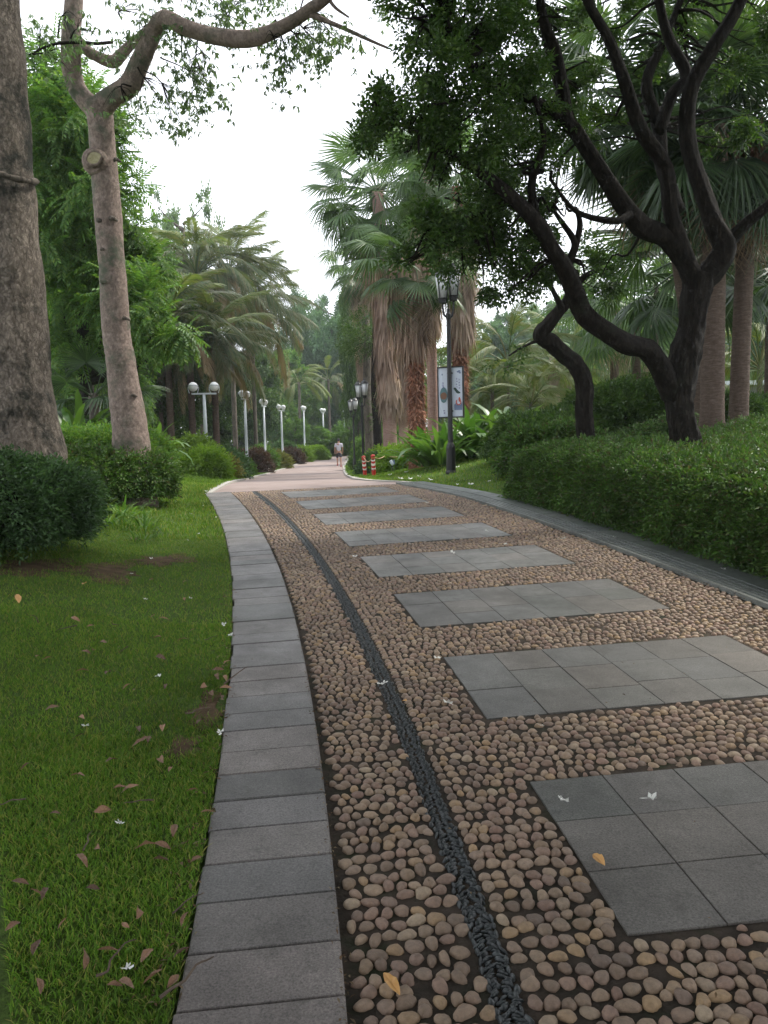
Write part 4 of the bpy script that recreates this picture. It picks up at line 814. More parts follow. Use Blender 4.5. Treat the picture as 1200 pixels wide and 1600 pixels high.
palm_at('areca_palm', 830, 24, 628, 'low bright feather palm right of the strap leaved clump', r0=.08, r1=.06, barkm=M['bark_far'], fronds=PIN_L, els=(-.1, 1.3), s=.65, n=20, seed=64, rings=False, sides=8)
palm_at('areca_palm', 770, 27, 600, 'bright green feather palm behind the sign board', r0=.08, r1=.06, barkm=M['bark_far'], fronds=PIN_L, els=(-.1, 1.3), s=.8, n=22, seed=65, rings=False, sides=8)
palm_at('areca_palm', 1050, 24, 590, 'yellow green feather palm behind the twisting tree trunk', r0=.08, r1=.06, barkm=M['bark_far'], fronds=PIN_L, els=(0, 1.3), s=.95, n=20, seed=66, rings=False, sides=8)
palm_at('areca_palm', 1185, 22, 560, 'yellow green feather palm between the ringed trunks and the right edge', r0=.08, r1=.06, barkm=M['bark_far'], fronds=PIN_L, els=(-.2, 1.3), s=.9, n=22, seed=67, rings=False, sides=8)
palm_at('areca_palm', 890, 34, 570, 'pale feather palm low behind the small crooked tree', r0=.08, r1=.06, barkm=M['bark_far'], fronds=PIN_L, els=(-.2, 1.3), s=1.2, n=20, seed=68, rings=False, sides=8)
# stemless fan palm in the shade at left
b = G(150, 15, 0); b[2] = pt(150, 600, 15)[2]-.9; b[2] = float(terr(b[0], b[1])); root = empty('low_fan_palm', b, 'low fan palm with pale green fans in the shade between the two big left trunks', 'palm tree')
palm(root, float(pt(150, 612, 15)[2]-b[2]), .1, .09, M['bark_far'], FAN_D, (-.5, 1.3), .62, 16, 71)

# ------------------------------------------------------------------ background trees
def generic_crown(seed, temps, n_tw, low=.08, nclump=26, lf=.052, hollow=0.0):
    """a crown one unit high and one unit wide, shared by trees that are scaled copies of one another"""
    rg = np.random.default_rng(seed); cl = []
    for i in range(nclump):
        t = low+(1-low)*(i+.5)/nclump; half = .5*math.sin(math.pi*min(1, .20+.80*((1-t)/(1-low))**.8*.98))**.55
        a = i*2.4+rg.normal()*.4; rr = half*.74*math.sqrt(rg.random()*.75+.25); r = rg.uniform(.10, .19)*(.72 if t > .85 else 1)
        cl.append((np.array([rr*math.cos(a), rr*math.sin(a), min(t, 1-r*.55)]), np.array([r, r, r*.62])))
    mb = MB(); tot = sum(r[0]**2 for c_, r in cl)
    for c_, r in cl:
        n = int(n_tw*r[0]**2/tot); P_, D = blob_points(c_, r, n, rg, .33, 22); x = norm(D+rg.normal(size=(n, 3))*.5+np.array([0, 0, -.1])); up = norm(rg.normal(size=(n, 3))*.45+np.array([0, 0, 1])+D*.3)
        Rm = frames(x, up); S = lf*rg.uniform(.6, 1.25, n); k = rg.integers(0, len(temps), n)
        for i, T in enumerate(temps): s_ = k == i; stamp(mb, T, Rm[s_], P_[s_], S[s_])
    return mb, cl
TG = [twig_simple(5, 1.0, .55, .30, s+30) for s in range(3)]; TGC = [twig_comp(3, 1.0, .5, .2, s+30) for s in range(3)]
GCR = [generic_crown(1, TG, 8500), generic_crown(2, TG, 8500, low=.12), generic_crown(3, TGC, 6500, low=.05), generic_crown(4, TG, 8500, low=.03, nclump=34)]
GAIRY = [generic_crown(7, TG, 3300, low=.45, nclump=30, lf=.040), generic_crown(8, TG, 3000, low=.35, nclump=24, lf=.040)]
_gm = {}
def gmesh(kind, i, mat):
    if (kind, i, mat) not in _gm:
        src = GCR if kind == 'c' else GAIRY
        if (kind, i) not in _gm: _gm[(kind, i)] = src[i][0].me('crown', None)
        me = _gm[(kind, i)]
        _gm[(kind, i, mat)] = me
        if not len(me.materials): me.materials.append(mat)
    return _gm[(kind, i, mat)]
def bgtree(px, Y, top, w, mat, label, seed, trunk=.016, group=None, name='tree', kind='c', low=None, **kw):
    b = G(px, Y, -.1); H = float(pt(px, top, Y)[2]-b[2]); Wd = w*Y/F_PX*1.05; root = empty(name, b, label, 'tree', group, rz=seed*1.7)
    i = seed % (4 if kind == 'c' else 2); src = GCR if kind == 'c' else GAIRY
    mb = MB(); r0 = max(.08, H*trunk); zz = np.linspace(0, H*.8, 7); sw = np.stack([.12*np.sin(zz*.7+seed)*zz/H, .1*np.cos(zz*.6+seed)*zz/H, zz], 1); tube(mb, sw, np.linspace(r0, r0*.25, 7), 9, 3, .05, seed=seed); mb.obj('trunk', M['bark_far'], root, smooth=True)
    mb = MB()
    for c_, r in src[i][1]:
        c_ = c_*np.array([Wd, Wd, H]); z0 = max(H*.12, c_[2]-.35*np.hypot(c_[0], c_[1])-.6); s = np.array([np.interp(z0, zz, sw[:, 0]), np.interp(z0, zz, sw[:, 1]), z0]); tube(mb, np.array([s, (s+c_)/2+np.array([0, 0, -.1]), c_]), [r0*.4, r0*.25, r0*.08], 4, 2, 0, cap=False)
    tag(mb.obj('limbs', M['bark_far'], root, smooth=True), kind='stuff')
    o = link('crown', gmesh(kind, i, mat), root, M=Matrix.Diagonal((Wd, Wd, H, 1)))
    o.material_slots[0].link = 'OBJECT'; o.material_slots[0].material = mat
    return root
# the light green tree mass behind the forked trunk
b = G(120, 16.5, -.1); t5 = tree_root('feathery_leaved_tree', b, 'tall bright green feathery leaved tree filling the space between the two left trunks')
mb = MB(); P, R = trace([(140, 740, 14), (135, 600, 11), (128, 450, 10), (120, 300, 8), (110, 150, 5)], 16.5); P[0][2] = b[2]; tube(mb, P-b, R, 10, 4, .05); mb.obj('trunk', M['bark_dark'], t5, smooth=True)
CL5 = px_clumps([(95, 110, 48, 16), (60, 180, 52, 16), (120, 190, 55, 15.5), (165, 250, 50, 16), (185, 200, 25, 16), (70, 270, 60, 15.5), (130, 300, 55, 15.2), (190, 310, 38, 15.8), (215, 350, 30, 16), (75, 370, 60, 15.5), (150, 390, 60, 16.2), (205, 410, 42, 15.4), (235, 395, 20, 15.8), (90, 460, 55, 16.2), (170, 480, 50, 15.6),
    (225, 470, 40, 15), (262, 500, 34, 14.6), (290, 522, 20, 14.4), (235, 530, 34, 14.8), (110, 540, 40, 15.8), (45, 330, 40, 16), (30, 120, 40, 16), (210, 560, 26, 15.4), (255, 545, 22, 14.8)])
crown('crown', CL5, TC, M['leaf_mid'], t5, 46, .95, 51, droop=.15, up_bias=.25, sub=14)
mb = MB(); rg = np.random.default_rng(3)
for c_, r in CL5:
    s = P[min(4, max(0, int((c_[2]-b[2])/2.2)))]; tube(mb, np.array([s, (s+c_)/2-np.array([0, 0, .15]), c_])-b, [.05, .035, .012], 5, 3, 0, cap=False)
tag(mb.obj('limbs', M['bark_dark'], t5, smooth=True), kind='stuff')
gl = 'trees of the dark wood at left'; gf = 'trees of the far wood beyond the bend'; gr_ = 'hazy trees beyond the right beds'
for a in [(40, 24, 120, 260, 'leaf_mid', 'green tree behind the big rough trunk', gl), (170, 23, 330, 230, 'leaf_mid', 'dense green tree deep behind the forked pink trunk', gl), (255, 30, 420, 170, 'leaf_dark', 'dark tree behind the leftmost feather palms', gl), (320, 46, 480, 170, 'leaf_dark', 'dark tree filling the shade behind the double headed lamp', gl),
          (385, 62, 545, 130, 'leaf_dark', 'dark tree behind the second and third grey lamps', gl), (-60, 26, 200, 260, 'leaf_mid', 'green tree at the far left edge of the wood', gl), (100, 33, 300, 260, 'leaf_dark', 'tall dark tree deepest in the left wood', gl)]:
    bgtree(a[0], a[1], a[2], a[3], M[a[4]], a[5], a[0]+200, low=.06, group=a[6], leaf=.17, dens=.9)
bgtree(300, 46, 298, 150, M['leaf_grey'], 'airy grey green tree standing highest behind the feather palms', 91, kind='a')
bgtree(262, 50, 335, 110, M['leaf_grey'], 'thin airy tree left of the highest grey green one', 92, kind='a')
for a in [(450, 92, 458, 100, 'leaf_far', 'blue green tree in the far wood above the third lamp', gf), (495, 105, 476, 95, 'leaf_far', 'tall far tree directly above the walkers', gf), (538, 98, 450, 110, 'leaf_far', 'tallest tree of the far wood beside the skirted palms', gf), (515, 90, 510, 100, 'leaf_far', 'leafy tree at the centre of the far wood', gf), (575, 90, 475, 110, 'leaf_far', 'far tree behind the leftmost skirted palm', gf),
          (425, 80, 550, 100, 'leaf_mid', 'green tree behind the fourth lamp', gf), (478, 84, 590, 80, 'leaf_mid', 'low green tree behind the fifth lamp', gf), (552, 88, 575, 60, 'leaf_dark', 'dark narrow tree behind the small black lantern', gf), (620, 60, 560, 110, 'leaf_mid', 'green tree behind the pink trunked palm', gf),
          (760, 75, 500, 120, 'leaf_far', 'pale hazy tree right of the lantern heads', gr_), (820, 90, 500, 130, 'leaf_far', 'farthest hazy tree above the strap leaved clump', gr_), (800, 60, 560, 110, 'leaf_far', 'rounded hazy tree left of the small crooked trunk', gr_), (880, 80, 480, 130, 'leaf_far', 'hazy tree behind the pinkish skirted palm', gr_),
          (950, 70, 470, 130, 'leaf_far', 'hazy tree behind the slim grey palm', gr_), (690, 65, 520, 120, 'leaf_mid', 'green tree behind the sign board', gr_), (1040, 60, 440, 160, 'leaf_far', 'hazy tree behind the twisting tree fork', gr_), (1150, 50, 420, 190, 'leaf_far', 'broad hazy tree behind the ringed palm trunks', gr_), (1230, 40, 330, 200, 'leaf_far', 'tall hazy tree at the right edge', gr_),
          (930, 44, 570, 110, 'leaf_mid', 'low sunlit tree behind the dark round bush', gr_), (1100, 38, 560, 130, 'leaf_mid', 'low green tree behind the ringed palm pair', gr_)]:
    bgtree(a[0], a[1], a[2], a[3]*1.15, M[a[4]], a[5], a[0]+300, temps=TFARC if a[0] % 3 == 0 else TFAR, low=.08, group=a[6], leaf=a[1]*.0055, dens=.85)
bgtree(563, 52, 425, 60, M['leaf_dark'], 'slim dark leaved tree rising left of the skirted palms', 95, low=.35, leaf=.25)
bgtree(516, 65, 668, 62, M['leaf_mid'], 'low spreading dense green tree over the path bend, left of the walkers', 96, low=.1, leaf=.3)
bgtree(462, 66, 655, 50, M['leaf_mid'], 'low green shrub tree behind the bin and fifth lamp', 97, low=.1, leaf=.25)
bgtree(545, 66, 655, 50, M['leaf_mid'], 'small green tree behind the small black lantern post', 98, low=.1, leaf=.3)
b = G(590, 31.5, -.1); tr = tree_root('vine_clad_tree', b, 'dark thick trunk with vines left of the pink trunked palm'); mb = MB(); tube(mb, [(0, 0, 0), (.02, 0, 1.5), (-.05, 0, 3.5), (.05, 0, 6.5)], [.24, .18, .16, .1], 12, 4, .08); mb.obj('trunk', M['bark_dark'], tr, smooth=True)
crown('crown', [(b+np.array([-.3, 0, 5.5]), (1.2, 1.2, 1.0)), (b+np.array([.1, 0, 2.6]), (.2, .2, 1.6))], TW, M['leaf_dark'], tr, 26, 1.3, 5)
b = G(577, 33, -.1); tr = tree_root('vine_clad_tree', b, 'slimmer mossy trunk between the black lantern post and the vine clad trunk'); mb = MB(); tube(mb, [(0, 0, 0), (.02, 0, 1.5), (-.05, 0, 3.5), (.05, 0, 6.5)], [.24, .19, .17, .1], 12, 4, .08); mb.obj('trunk', M['bark_far'], tr, smooth=True)
crown('crown', [(b+np.array([.2, 0, 5.8]), (1.2, 1.2, 1.0))], TW, M['leaf_dark'], tr, 26, 1.3, 6)

# ------------------------------------------------------------------ hedges and shrubs
def superell(c, r, e, n, seed, rough=.05):
    rg = np.random.default_rng(seed); d = norm(rg.normal(size=(n, 3))); d[:, 2] = np.where(d[:, 2] < -.35, -d[:, 2], d[:, 2])
    p = 1/(np.sum(np.abs(d)**e, 1)**(1/e)); q = d*p[:, None]; nn = norm(np.sign(q)*np.abs(q)**(e-1)/np.array(r))
    j = 1+rough*(np.sin(q[:, 0]*7+seed)+np.sin(q[:, 1]*8+2*seed)+np.sin(q[:, 2]*6+q[:, 0]*5))
    return np.array(c)+q*np.array(r)*j[:, None], nn
def shrub(name, c, r, mat, label, n, scale, e=2.6, temps=TWS, seed=0, cat='shrub', group=None, rz=0, depth=.12, stems=True):
    """c = centre of the base; r = half sizes (z = full height)"""
    c = np.array(c, float); root = empty(name, c, label, cat, group); Rz = np.array([[math.cos(rz), -math.sin(rz), 0], [math.sin(rz), math.cos(rz), 0], [0, 0, 1]])
    rg = np.random.default_rng(seed); P_, D = superell((0, 0, 0), (r[0], r[1], r[2]), e, n, seed); P_[:, 2] = np.abs(P_[:, 2]); P_ = P_-D*rg.random(n)[:, None]**1.5*depth*min(r); P_ = P_@Rz.T; D = D@Rz.T
    mb = MB(); x = norm(D+rg.normal(size=(n, 3))*.5); up = norm(rg.normal(size=(n, 3))*.45+np.array([0, 0, 1])); Rm = frames(x, up); k = rg.integers(0, len(temps), n)
    for i, T in enumerate(temps): s = k == i; stamp(mb, T, Rm[s], P_[s]-x[s]*.05*scale, scale*rg.uniform(.7, 1.25, s.sum()))
    mb.obj('leaves', mat, root)
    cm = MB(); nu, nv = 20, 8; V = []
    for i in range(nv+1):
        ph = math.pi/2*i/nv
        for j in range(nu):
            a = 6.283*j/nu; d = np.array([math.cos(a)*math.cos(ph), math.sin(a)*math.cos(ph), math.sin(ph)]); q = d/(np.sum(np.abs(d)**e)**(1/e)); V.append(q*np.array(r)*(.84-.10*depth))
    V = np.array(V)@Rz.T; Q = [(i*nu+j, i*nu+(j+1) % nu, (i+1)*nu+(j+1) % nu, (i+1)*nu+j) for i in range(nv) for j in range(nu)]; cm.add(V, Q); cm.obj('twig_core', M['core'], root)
    return root
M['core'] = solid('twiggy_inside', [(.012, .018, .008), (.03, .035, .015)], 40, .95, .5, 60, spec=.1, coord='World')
def at_g(x, y, dz=-.03): return (x, y, float(terr(x, y))+dz)
shrub('round_hedge', at_g(-3.95, 6.9), (1.2, .85, .70), M['leaf_hedge'], 'dense dark green clipped bush at the left edge, in front of the big rough trunk', 9000, 1.35, 3.4, seed=1, cat='hedge')
shrub('low_hedge', at_g(-4.2, 10.9), (1.15, .75, .58), M['leaf_hedge_r'], 'low dark clipped hedge at the foot of the forked pink tree', 7500, 1.5, 3.0, seed=2, cat='hedge', rz=.3)
shrub('low_hedge', at_g(-5.1, 12.6), (1.6, 1.1, .78), M['leaf_mid'], 'sprawling light green hedge behind the foot of the forked pink tree', 7000, 1.7, 2.6, seed=3, cat='hedge')
shrub('low_hedge', at_g(-6.2, 10.4), (1.6, .9, .8), M['leaf_mid'], 'light green hedge behind the round dark bush and big trunk', 5000, 1.7, 2.6, seed=13, cat='hedge')
far_sh = [(300, 23, .75, .62, 1.0, 'leaf_lime', 'bright lime green rounded bush left of the double headed lamp'), (318, 21, .5, .5, .62, 'leaf_lime', 'smaller lime bush in front of the bright rounded one'), (350, 26, .62, .6, .8, 'leaf_hedge', 'dark glossy green bush right of the double headed lamp'),
    (344, 22.5, .36, .34, .46, 'leaf_yel', 'small yellowish bush with bare stems at the lawn corner by the crest'), (390, 40, 1.0, .9, 1.0, 'leaf_red', 'purple brown leaved bush behind the second lamp'), (364, 35, .7, .6, .6, 'leaf_mid', 'small green bush beside the second lamp foot'), (426, 48, .9, .7, .75, 'leaf_yel', 'olive brown bush right of the third lamp'),
    (441, 55, .9, .8, 1.2, 'leaf_hedge', 'dark green bush before the fourth lamp'), (453, 54, .7, .7, .8, 'leaf_red', 'maroon bush between the fourth lamp and the lime hedge'), (467, 56.5, .8, .6, .85, 'leaf_lime', 'lime green clipped bush left of the bin'), (495, 59, .6, .6, .75, 'leaf_lime', 'lime green block shaped bush right of the bin'),
    (513, 66, 1.0, .8, .7, 'leaf_hedge', 'low dark bush by the path left of the walkers'), (545, 72, 2.2, 1.0, .8, 'leaf_lime', 'yellow green hedge across the path bend'), (402, 47, 1.0, .9, 1.0, 'leaf_mid', 'green bush behind the third lamp foot'),
    (600, 31, .8, .7, .75, 'leaf_lime', 'yellow green bush behind the tilted striped post'), (588, 28.5, .55, .5, .5, 'leaf_hedge', 'small dark leaved bush behind the front striped posts'), (628, 27, .8, .8, .62, 'leaf_lime', 'yellow green bush left of the rusty red palm trunk'),
    (590, 42, 1.4, 1, 1.5, 'leaf_mid', 'green bush behind the vine clad trunk'), (625, 45, 1.6, 1, 1.7, 'leaf_mid', 'green bush behind the pink trunked palm')]
for i, (px, Y, rx, ry, h, mt, lab) in enumerate(far_sh):
    shrub('bush', G(px, Y, -.03), (rx, ry, h), M[mt], lab, 1500, 2.2+Y*.035, 2.2 if 'block' not in lab else 5, seed=20+i, group='bushes along the far path' if px < 560 else 'bushes around the skirted palms')
for i, (x, y, rx, ry, h, mt, lab) in enumerate([(3.35, 15.3, 1.15, .9, .62, 'leaf_dark', 'dark rounded bush between the strap leaved clump and the small crooked tree'), (4.9, 15.8, 1.3, 1.0, 1.05, 'leaf_dark', 'large dark round bush behind the small crooked tree'), (6.4, 15.2, .8, .7, .65, 'leaf_dark', 'low dark bush between the crooked and twisting trunks'),
    (8.4, 17.8, 1.9, 1.0, .85, 'leaf_dark', 'dark clipped hedge behind the ringed palm trunks'), (11.0, 18.5, 1.7, 1.2, 1.5, 'leaf_dark', 'tall dark hedge block at the right edge'), (3.0, 13.6, .9, .6, .55, 'leaf_hedge_r', 'low bush at the left end of the right hedge')]):
    shrub('dark_bush', at_g(x, y), (rx, ry, h), M[mt], lab, 5200, 2.3, 2.5, seed=70+i, temps=TWS, group='dark bushes in the right bed')

# the broad clipped hedge on the right bank
def hedge_h(t, u, e0=10.55):
    a = sstep((u-3.40)/.22)**.6*sstep((e0-t)/.5)**.5; top = .74-.36*sstep((u-4.0)/2.5); x, y = UV(t, u)
    return x, y, terr(x, y)+(a*top)-.03, a
root = empty('clipped_hedge', (4.2, 8, float(terr(4.2, 8))), 'broad dense clipped green hedge covering the right bank beside the kerb', 'hedge'); off = np.array(root.location)
ts = np.linspace(1.2, 10.6, 60); us = np.concatenate([np.linspace(3.41, 3.66, 8), np.linspace(3.8, 9.5, 30)]); rows = []
for t in ts:
    x, y, z, a = hedge_h(t, us); z = z-.07*(a > .2); rows.append(np.stack([x, y, z], 1)-off)
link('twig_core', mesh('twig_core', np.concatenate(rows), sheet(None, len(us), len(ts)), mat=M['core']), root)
rg = np.random.default_rng(8); mb = MB()
n = 26000; t = 1.4+(10.5-1.4)*rg.random(n)**.9; u = 3.5+6*rg.random(n)**1.25; x, y, z, a = hedge_h(t, u)
px_ = 600+F_PX*x/np.maximum(y, .2); k = (px_ < 1260) & (a > .3); x, y, z = x[k], y[k], z[k]; n1 = len(x)
zz = .025*np.sin(x*6)*np.sin(y*5)+.02*rg.normal(size=n1)
P1 = np.stack([x, y, z+zz], 1); D1 = np.tile([0, 0, 1.], (n1, 1))
n = 17000; t = 2.0+(10.5-2.0)*rg.random(n); f = rg.random(n); d_ = dchan(t); u = 3.39+.12*f**2+rg.normal(size=n)*.025; x, y = UV(t, u); h = (.70)*f*sstep((10.55-t)/.5)**.5; bulge = .06*np.sin(h*4)+.04*np.sin(t*4)*np.sin(h*7)
P2_ = np.stack([x-bulge*.9, y, terr(x, y)+h-.02], 1); D2 = norm(np.stack([-np.ones(n), -.3*np.ones(n), .25+.6*f], 1))
n = 3500; u = 3.5+3*rg.random(n); f = rg.random(n); t = 10.5+.1*rg.normal(size=n)*.4; x, y = UV(t, u); P3 = np.stack([x, y, terr(x, y)+f*.62], 1); D3 = norm(np.stack([-.3*np.ones(n), np.ones(n)*.9, .4+0*f], 1))
PP = np.concatenate([P1, P2_, P3])-off; DD = np.concatenate([D1, D2, D3]); n = len(PP); x_ = norm(DD+rg.normal(size=(n, 3))*.55); Rm = frames(x_, norm(rg.normal(size=(n, 3))*.45+np.array([0, 0, 1]))); k = rg.integers(0, 4, n)
for i in range(4): s = k == i; stamp(mb, TWS[i], Rm[s], PP[s]-x_[s]*.05, 1.3*rg.uniform(.7, 1.3, s.sum()))
mb.obj('leaves', M['leaf_hedge_r'], root)

# strap leaved plants
SL = [mesh('strap_leaf', *strap_leaf(s, 1.0, .085, b_, 0), mat=M['strap'], smooth=True) for s, b_ in enumerate((.5, .8, 1.1, 1.4))]
SLn = [mesh('narrow_leaf', *strap_leaf(s+5, .5, .022, b_, 0), mat=M['strap_n'] if 'strap_n' in M else M['leaf_mid']) for s, b_ in enumerate((.5, .9, 1.3))]
def clump(name, loc, label, n, meshes, s, seed, group=None, lo=.35, spread=.12):
    rg = np.random.default_rng(seed); root = empty(name, loc, label, 'plant', group)
    for i in range(n):
        az = i*2.4+rg.normal()*.3; el = rg.uniform(lo, 1.45); r = spread*s*rg.random()
        link('leaf', meshes[rg.integers(0, len(meshes))], root, M=pose(az, el, 0, s*rg.uniform(.7, 1.2), (r*math.cos(az), r*math.sin(az), .02)))
    return root
gp = 'strap leaved plants behind the black lamp post'
for i, (px, Y, s, lab) in enumerate([(692, 17.6, 1.15, 'strap leaved plant with arching leaves left of the lamp post foot'), (735, 18.2, 1.25, 'dark strap leaved plant directly right of the lamp post'), (775, 18.0, 1.15, 'strap leaved plant in the middle of the clump'), (808, 18.6, 1.2, 'light green strap leaved plant at the right end of the clump'), (755, 19.4, 1.5, 'tall pale strap leaved plant at the back of the clump'), (790, 20.0, 1.6, 'tallest yellow green strap leaved plant behind the clump'), (672, 18.8, 1.2, 'strap leaved plant at the foot of the rusty red palm')]):
    clump('strap_leaved_plant', G(px, Y), lab, 48, SL, s, 90+i, gp, .45, .25)
gp = 'grassy leaved plants between the left hedges'
for i, (x, y, s, lab) in enumerate([(-3.1, 8.7, 1.0, 'tuft of narrow light green leaves right behind the round dark bush'), (-3.55, 9.1, 1.05, 'tuft of narrow leaves between the big trunk and the low hedge'), (-2.75, 8.9, .8, 'small grassy tuft at the edge of the lawn by the low hedge'), (-4.1, 9.3, 1.1, 'narrow leaved tuft close to the big rough trunk'), (-3.2, 9.5, .9, 'grassy tuft against the front of the low hedge'), (-2.55, 8.2, .6, 'low straw tinged tuft beside the bare soil')]):
    clump('grassy_plant', at_g(x, y, 0), lab, 46, SLn, s*.62, 110+i, gp, .3, .5)
for i, (px, Y, s, lab) in enumerate([(95, 12.5, .9, 'pale broad leaved plant rising right of the big rough trunk'), (112, 13.2, .8, 'broad leaved plant behind the pale one by the big trunk'), (128, 14, .9, 'broad leaved plant in the shade left of the forked pink tree'), (245, 20, 1.0, 'leafy plant right of the forked tree foot')]):
    clump('broad_leaved_plant', G(px, Y, .45), lab, 22, SL, s, 130+i, 'broad leaved plants in the left shade', .2, .2)

# two unseen trees added behind the viewpoint so their crowns shade the near path
for i, (x, y, lab) in enumerate([(4.6, -2.2, 'unseen broad tree added behind the viewpoint for shade, right of the path'), (-3.6, -3.4, 'unseen broad tree added behind the viewpoint for shade, on the left lawn')]):
    b = np.array([x, y, float(terr(x, y))-.1]); tr = tree_root('added_shade_tree', b, lab); mb = MB(); tube(mb, [(0, 0, 0), (.1, .1, 1.5), (0, .3, 3.2), (.1, .5, 5)], [.34, .26, .24, .16], 14, 4, .05, seed=i); mb.obj('trunk', M['bark_dark'], tr, smooth=True)
    cl = [(b+np.array([dx, dy, 5.4+dz]), (1.6, 1.6, .8)) for dx, dy, dz in [(0, 0, .9), (1.9, .6, .4), (-1.9, .3, .3), (.4, 2.2, .4), (-.8, -2.0, .2), (2.0, 2.6, .4), (-2.2, 2.4, .4), (-1.6, 4.2, .8), (.8, 4.4, .8), (3.0, -1.4, .2), (-3.2, -1.6, .2), (3.6, 1.2, .3), (-3.8, .8, .3), (3.2, 4.2, .8), (-3.6, 4.0, .8), (0, 6.2, 1.6), (2.4, 6.0, 1.6), (-2.6, 6.0, 1.6), (1.2, -3.8, .1), (-2.4, -3.8, .1)]]
    mb = MB()
    for c_, r in cl: tube(mb, np.array([(.05, .4, 4.2), (c_-b)*.5+np.array([0, .2, 2.3]), c_-b]), [.12, .08, .02], 6, 4, .04)
    tag(mb.obj('limbs', M['bark_dark'], tr, smooth=True), kind='stuff'); crown('crown', cl, TW, M['leaf_dark'], tr, 42, 2.2, 60+i)

# ------------------------------------------------------------------ lamps
def black_lamp(px, Y, label, H, sign=False, hand=1, fat=1.0, rz=0.0, b=None):
    b = G(px, Y, -.04) if b is None else b; root = empty('lantern_post', b, label, 'street lamp', 'black lantern posts', rz)
    mb = MB(); lathe(mb, [(.115, 0), (.115, .05), (.095, .09), (.09, .55), (.075, .60), (.055, .64), (.047, .9), (.042, H-1.0), (.05, H-.98), (.05, H-.9), (.03, H-.86), (.03, H-.8)], sides=14); mb.obj('post', M['black_metal'], root, smooth=False)
    for s in (-1, 1):
        x = s*.115*hand; dz = .0 if s < 0 else .06
        mb = MB(); tube(mb, [(0, 0, H-.95), (x*.7, 0, H-.93), (x, 0, H-.80+dz), (x, 0, H-.70+dz)], [.022, .022, .02, .02], 8, 4); arm = mb.obj('arm', M['black_metal'], root, smooth=True)
        z = H-.72+dz; mb = MB(); lathe(mb, [(.02, z), (.075, z+.02), (.09, z+.10), (.098, z+.12)], (x, 0, 0), 10)
        lathe(mb, [(.165, z+.56), (.16, z+.58), (.10, z+.65), (.03, z+.70), (.02, z+.74), (.0, z+.76)], (x, 0, 0), 10)
        for k in range(4):
            a = k*math.pi/2+.5; tube(mb, [(x+.098*math.cos(a), .098*math.sin(a), z+.11), (x+.155*math.cos(a), .155*math.sin(a), z+.57)], .011, 5)
        ln = mb.obj('lantern', M['black_metal'], root)
        mb = MB(); lathe(mb, [(.088, z+.12), (.145, z+.56)], (x, 0, 0), 12); mb.obj('lantern_glass', M['frost'], ln, smooth=True)
    return root
lp = black_lamp(704, 15.6, 'black post with twin glass lanterns at the grass edge, carrying a framed sign board', 4.05, rz=.35)
black_lamp(567, 30, 'slim black lantern post beside the mossy trunk, behind the striped posts', 3.6)
black_lamp(553, 41, 'slimmest black lantern post at the inner bend of the path, nearest the walkers', 3.75)
# sign board hung behind the post
zb = float(pt(704, 652, 15.7)[2])-lp.location.z; zt = float(pt(704, 574, 15.7)[2])-lp.location.z; hh = zt-zb
bd = empty('sign_board', (lp.location.x, lp.location.y, lp.location.z+zb), 'narrow framed board with plant pictures and purple lettering behind the black lantern post', 'sign', rz=-.30)
bw = .51; ox = .005
mb = MB(); y0 = .07
for x, w_ in ((-bw/2, .022), (bw/2, .03)): box(mb, (ox+x, y0, hh/2), (w_, .05, hh+.03))
for z in (0, hh): box(mb, (ox, y0, z), (bw-.02, .05, .026))
for z in (.12, hh-.12): box(mb, (0, .045, z), (.11, .04, .03))
mb.obj('frame', M['black_metal'], bd)
mb = MB(); box(mb, (ox, y0, hh/2), (bw-.02, .018, hh-.02)); fc = mb.obj('face', M['board'], bd)
fy = y0-.0125
def disc(cx, cz, rx, rz_, mat, name='print', n=20, y=fy, wob=0, a0=0, a1=6.283):
    mb = MB(); V = [(cx, y, cz)]+[(cx+rx*math.cos(a0+(a1-a0)*i/n)*(1+wob*math.sin(5*i)), y, cz+rz_*math.sin(a0+(a1-a0)*i/n)*(1+wob*math.cos(4*i))) for i in range(n+1)]
    mb.add(V, T=[(0, 1+i, 2+i) for i in range(n)]); return mb.obj(name, mat, fc)
disc(-.135, .45*hh, .078, .155, M['teal'], 'oval_print'); disc(-.135, .43*hh, .066, .072, M['brown_print'], 'oval_picture', y=fy-.003)
disc(-.135, .33*hh, .05, .03, M['teal'], 'oval_print', y=fy-.006)
rs = random.Random(4)
def glyph(cx, cz, s, mat):
    mb = MB()
    for k in range(5):
        if rs.random() < .55: box(mb, (cx+rs.uniform(-.1, .1)*s, fy-.0006*k, cz+rs.uniform(-.42, .42)*s), (s*rs.uniform(.5, .9), .001, s*.11))
        else: box(mb, (cx+rs.uniform(-.35, .35)*s, fy-.0006*k, cz), (s*.11, .001, s*rs.uniform(.5, .95)))
    return mb.obj('lettering', mat, fc)
for cz in (.68, .63, .60): glyph(-.15+.015*rs.random(), cz*hh, .042, M['ink'])
for cz in (.135, .085): glyph(-.13, cz*hh, .045, M['ink'])
for i in range(4):
    for j in range(2): glyph(.135+.05*j, (.76-.055*i)*hh-(.0 if j == 0 else .02), .036, M['ink'])
disc(-.16, .86*hh, .012, .02, M['slate_print'], 'print')
for cx, cz in ((.16, .90), (.20, .88), (.19, .915)): disc(cx, cz*hh, .022, .017, M['slate_print'], 'print', 9, wob=.3)
for cx, cz, r in ((.10, .565, .03), (.125, .53, .032), (.165, .49, .034), (.14, .50, .028)): disc(cx, cz*hh, r, r*.8, M['green_print'], 'leaf_print', 9, y=fy-.001-r*.03, wob=.25)
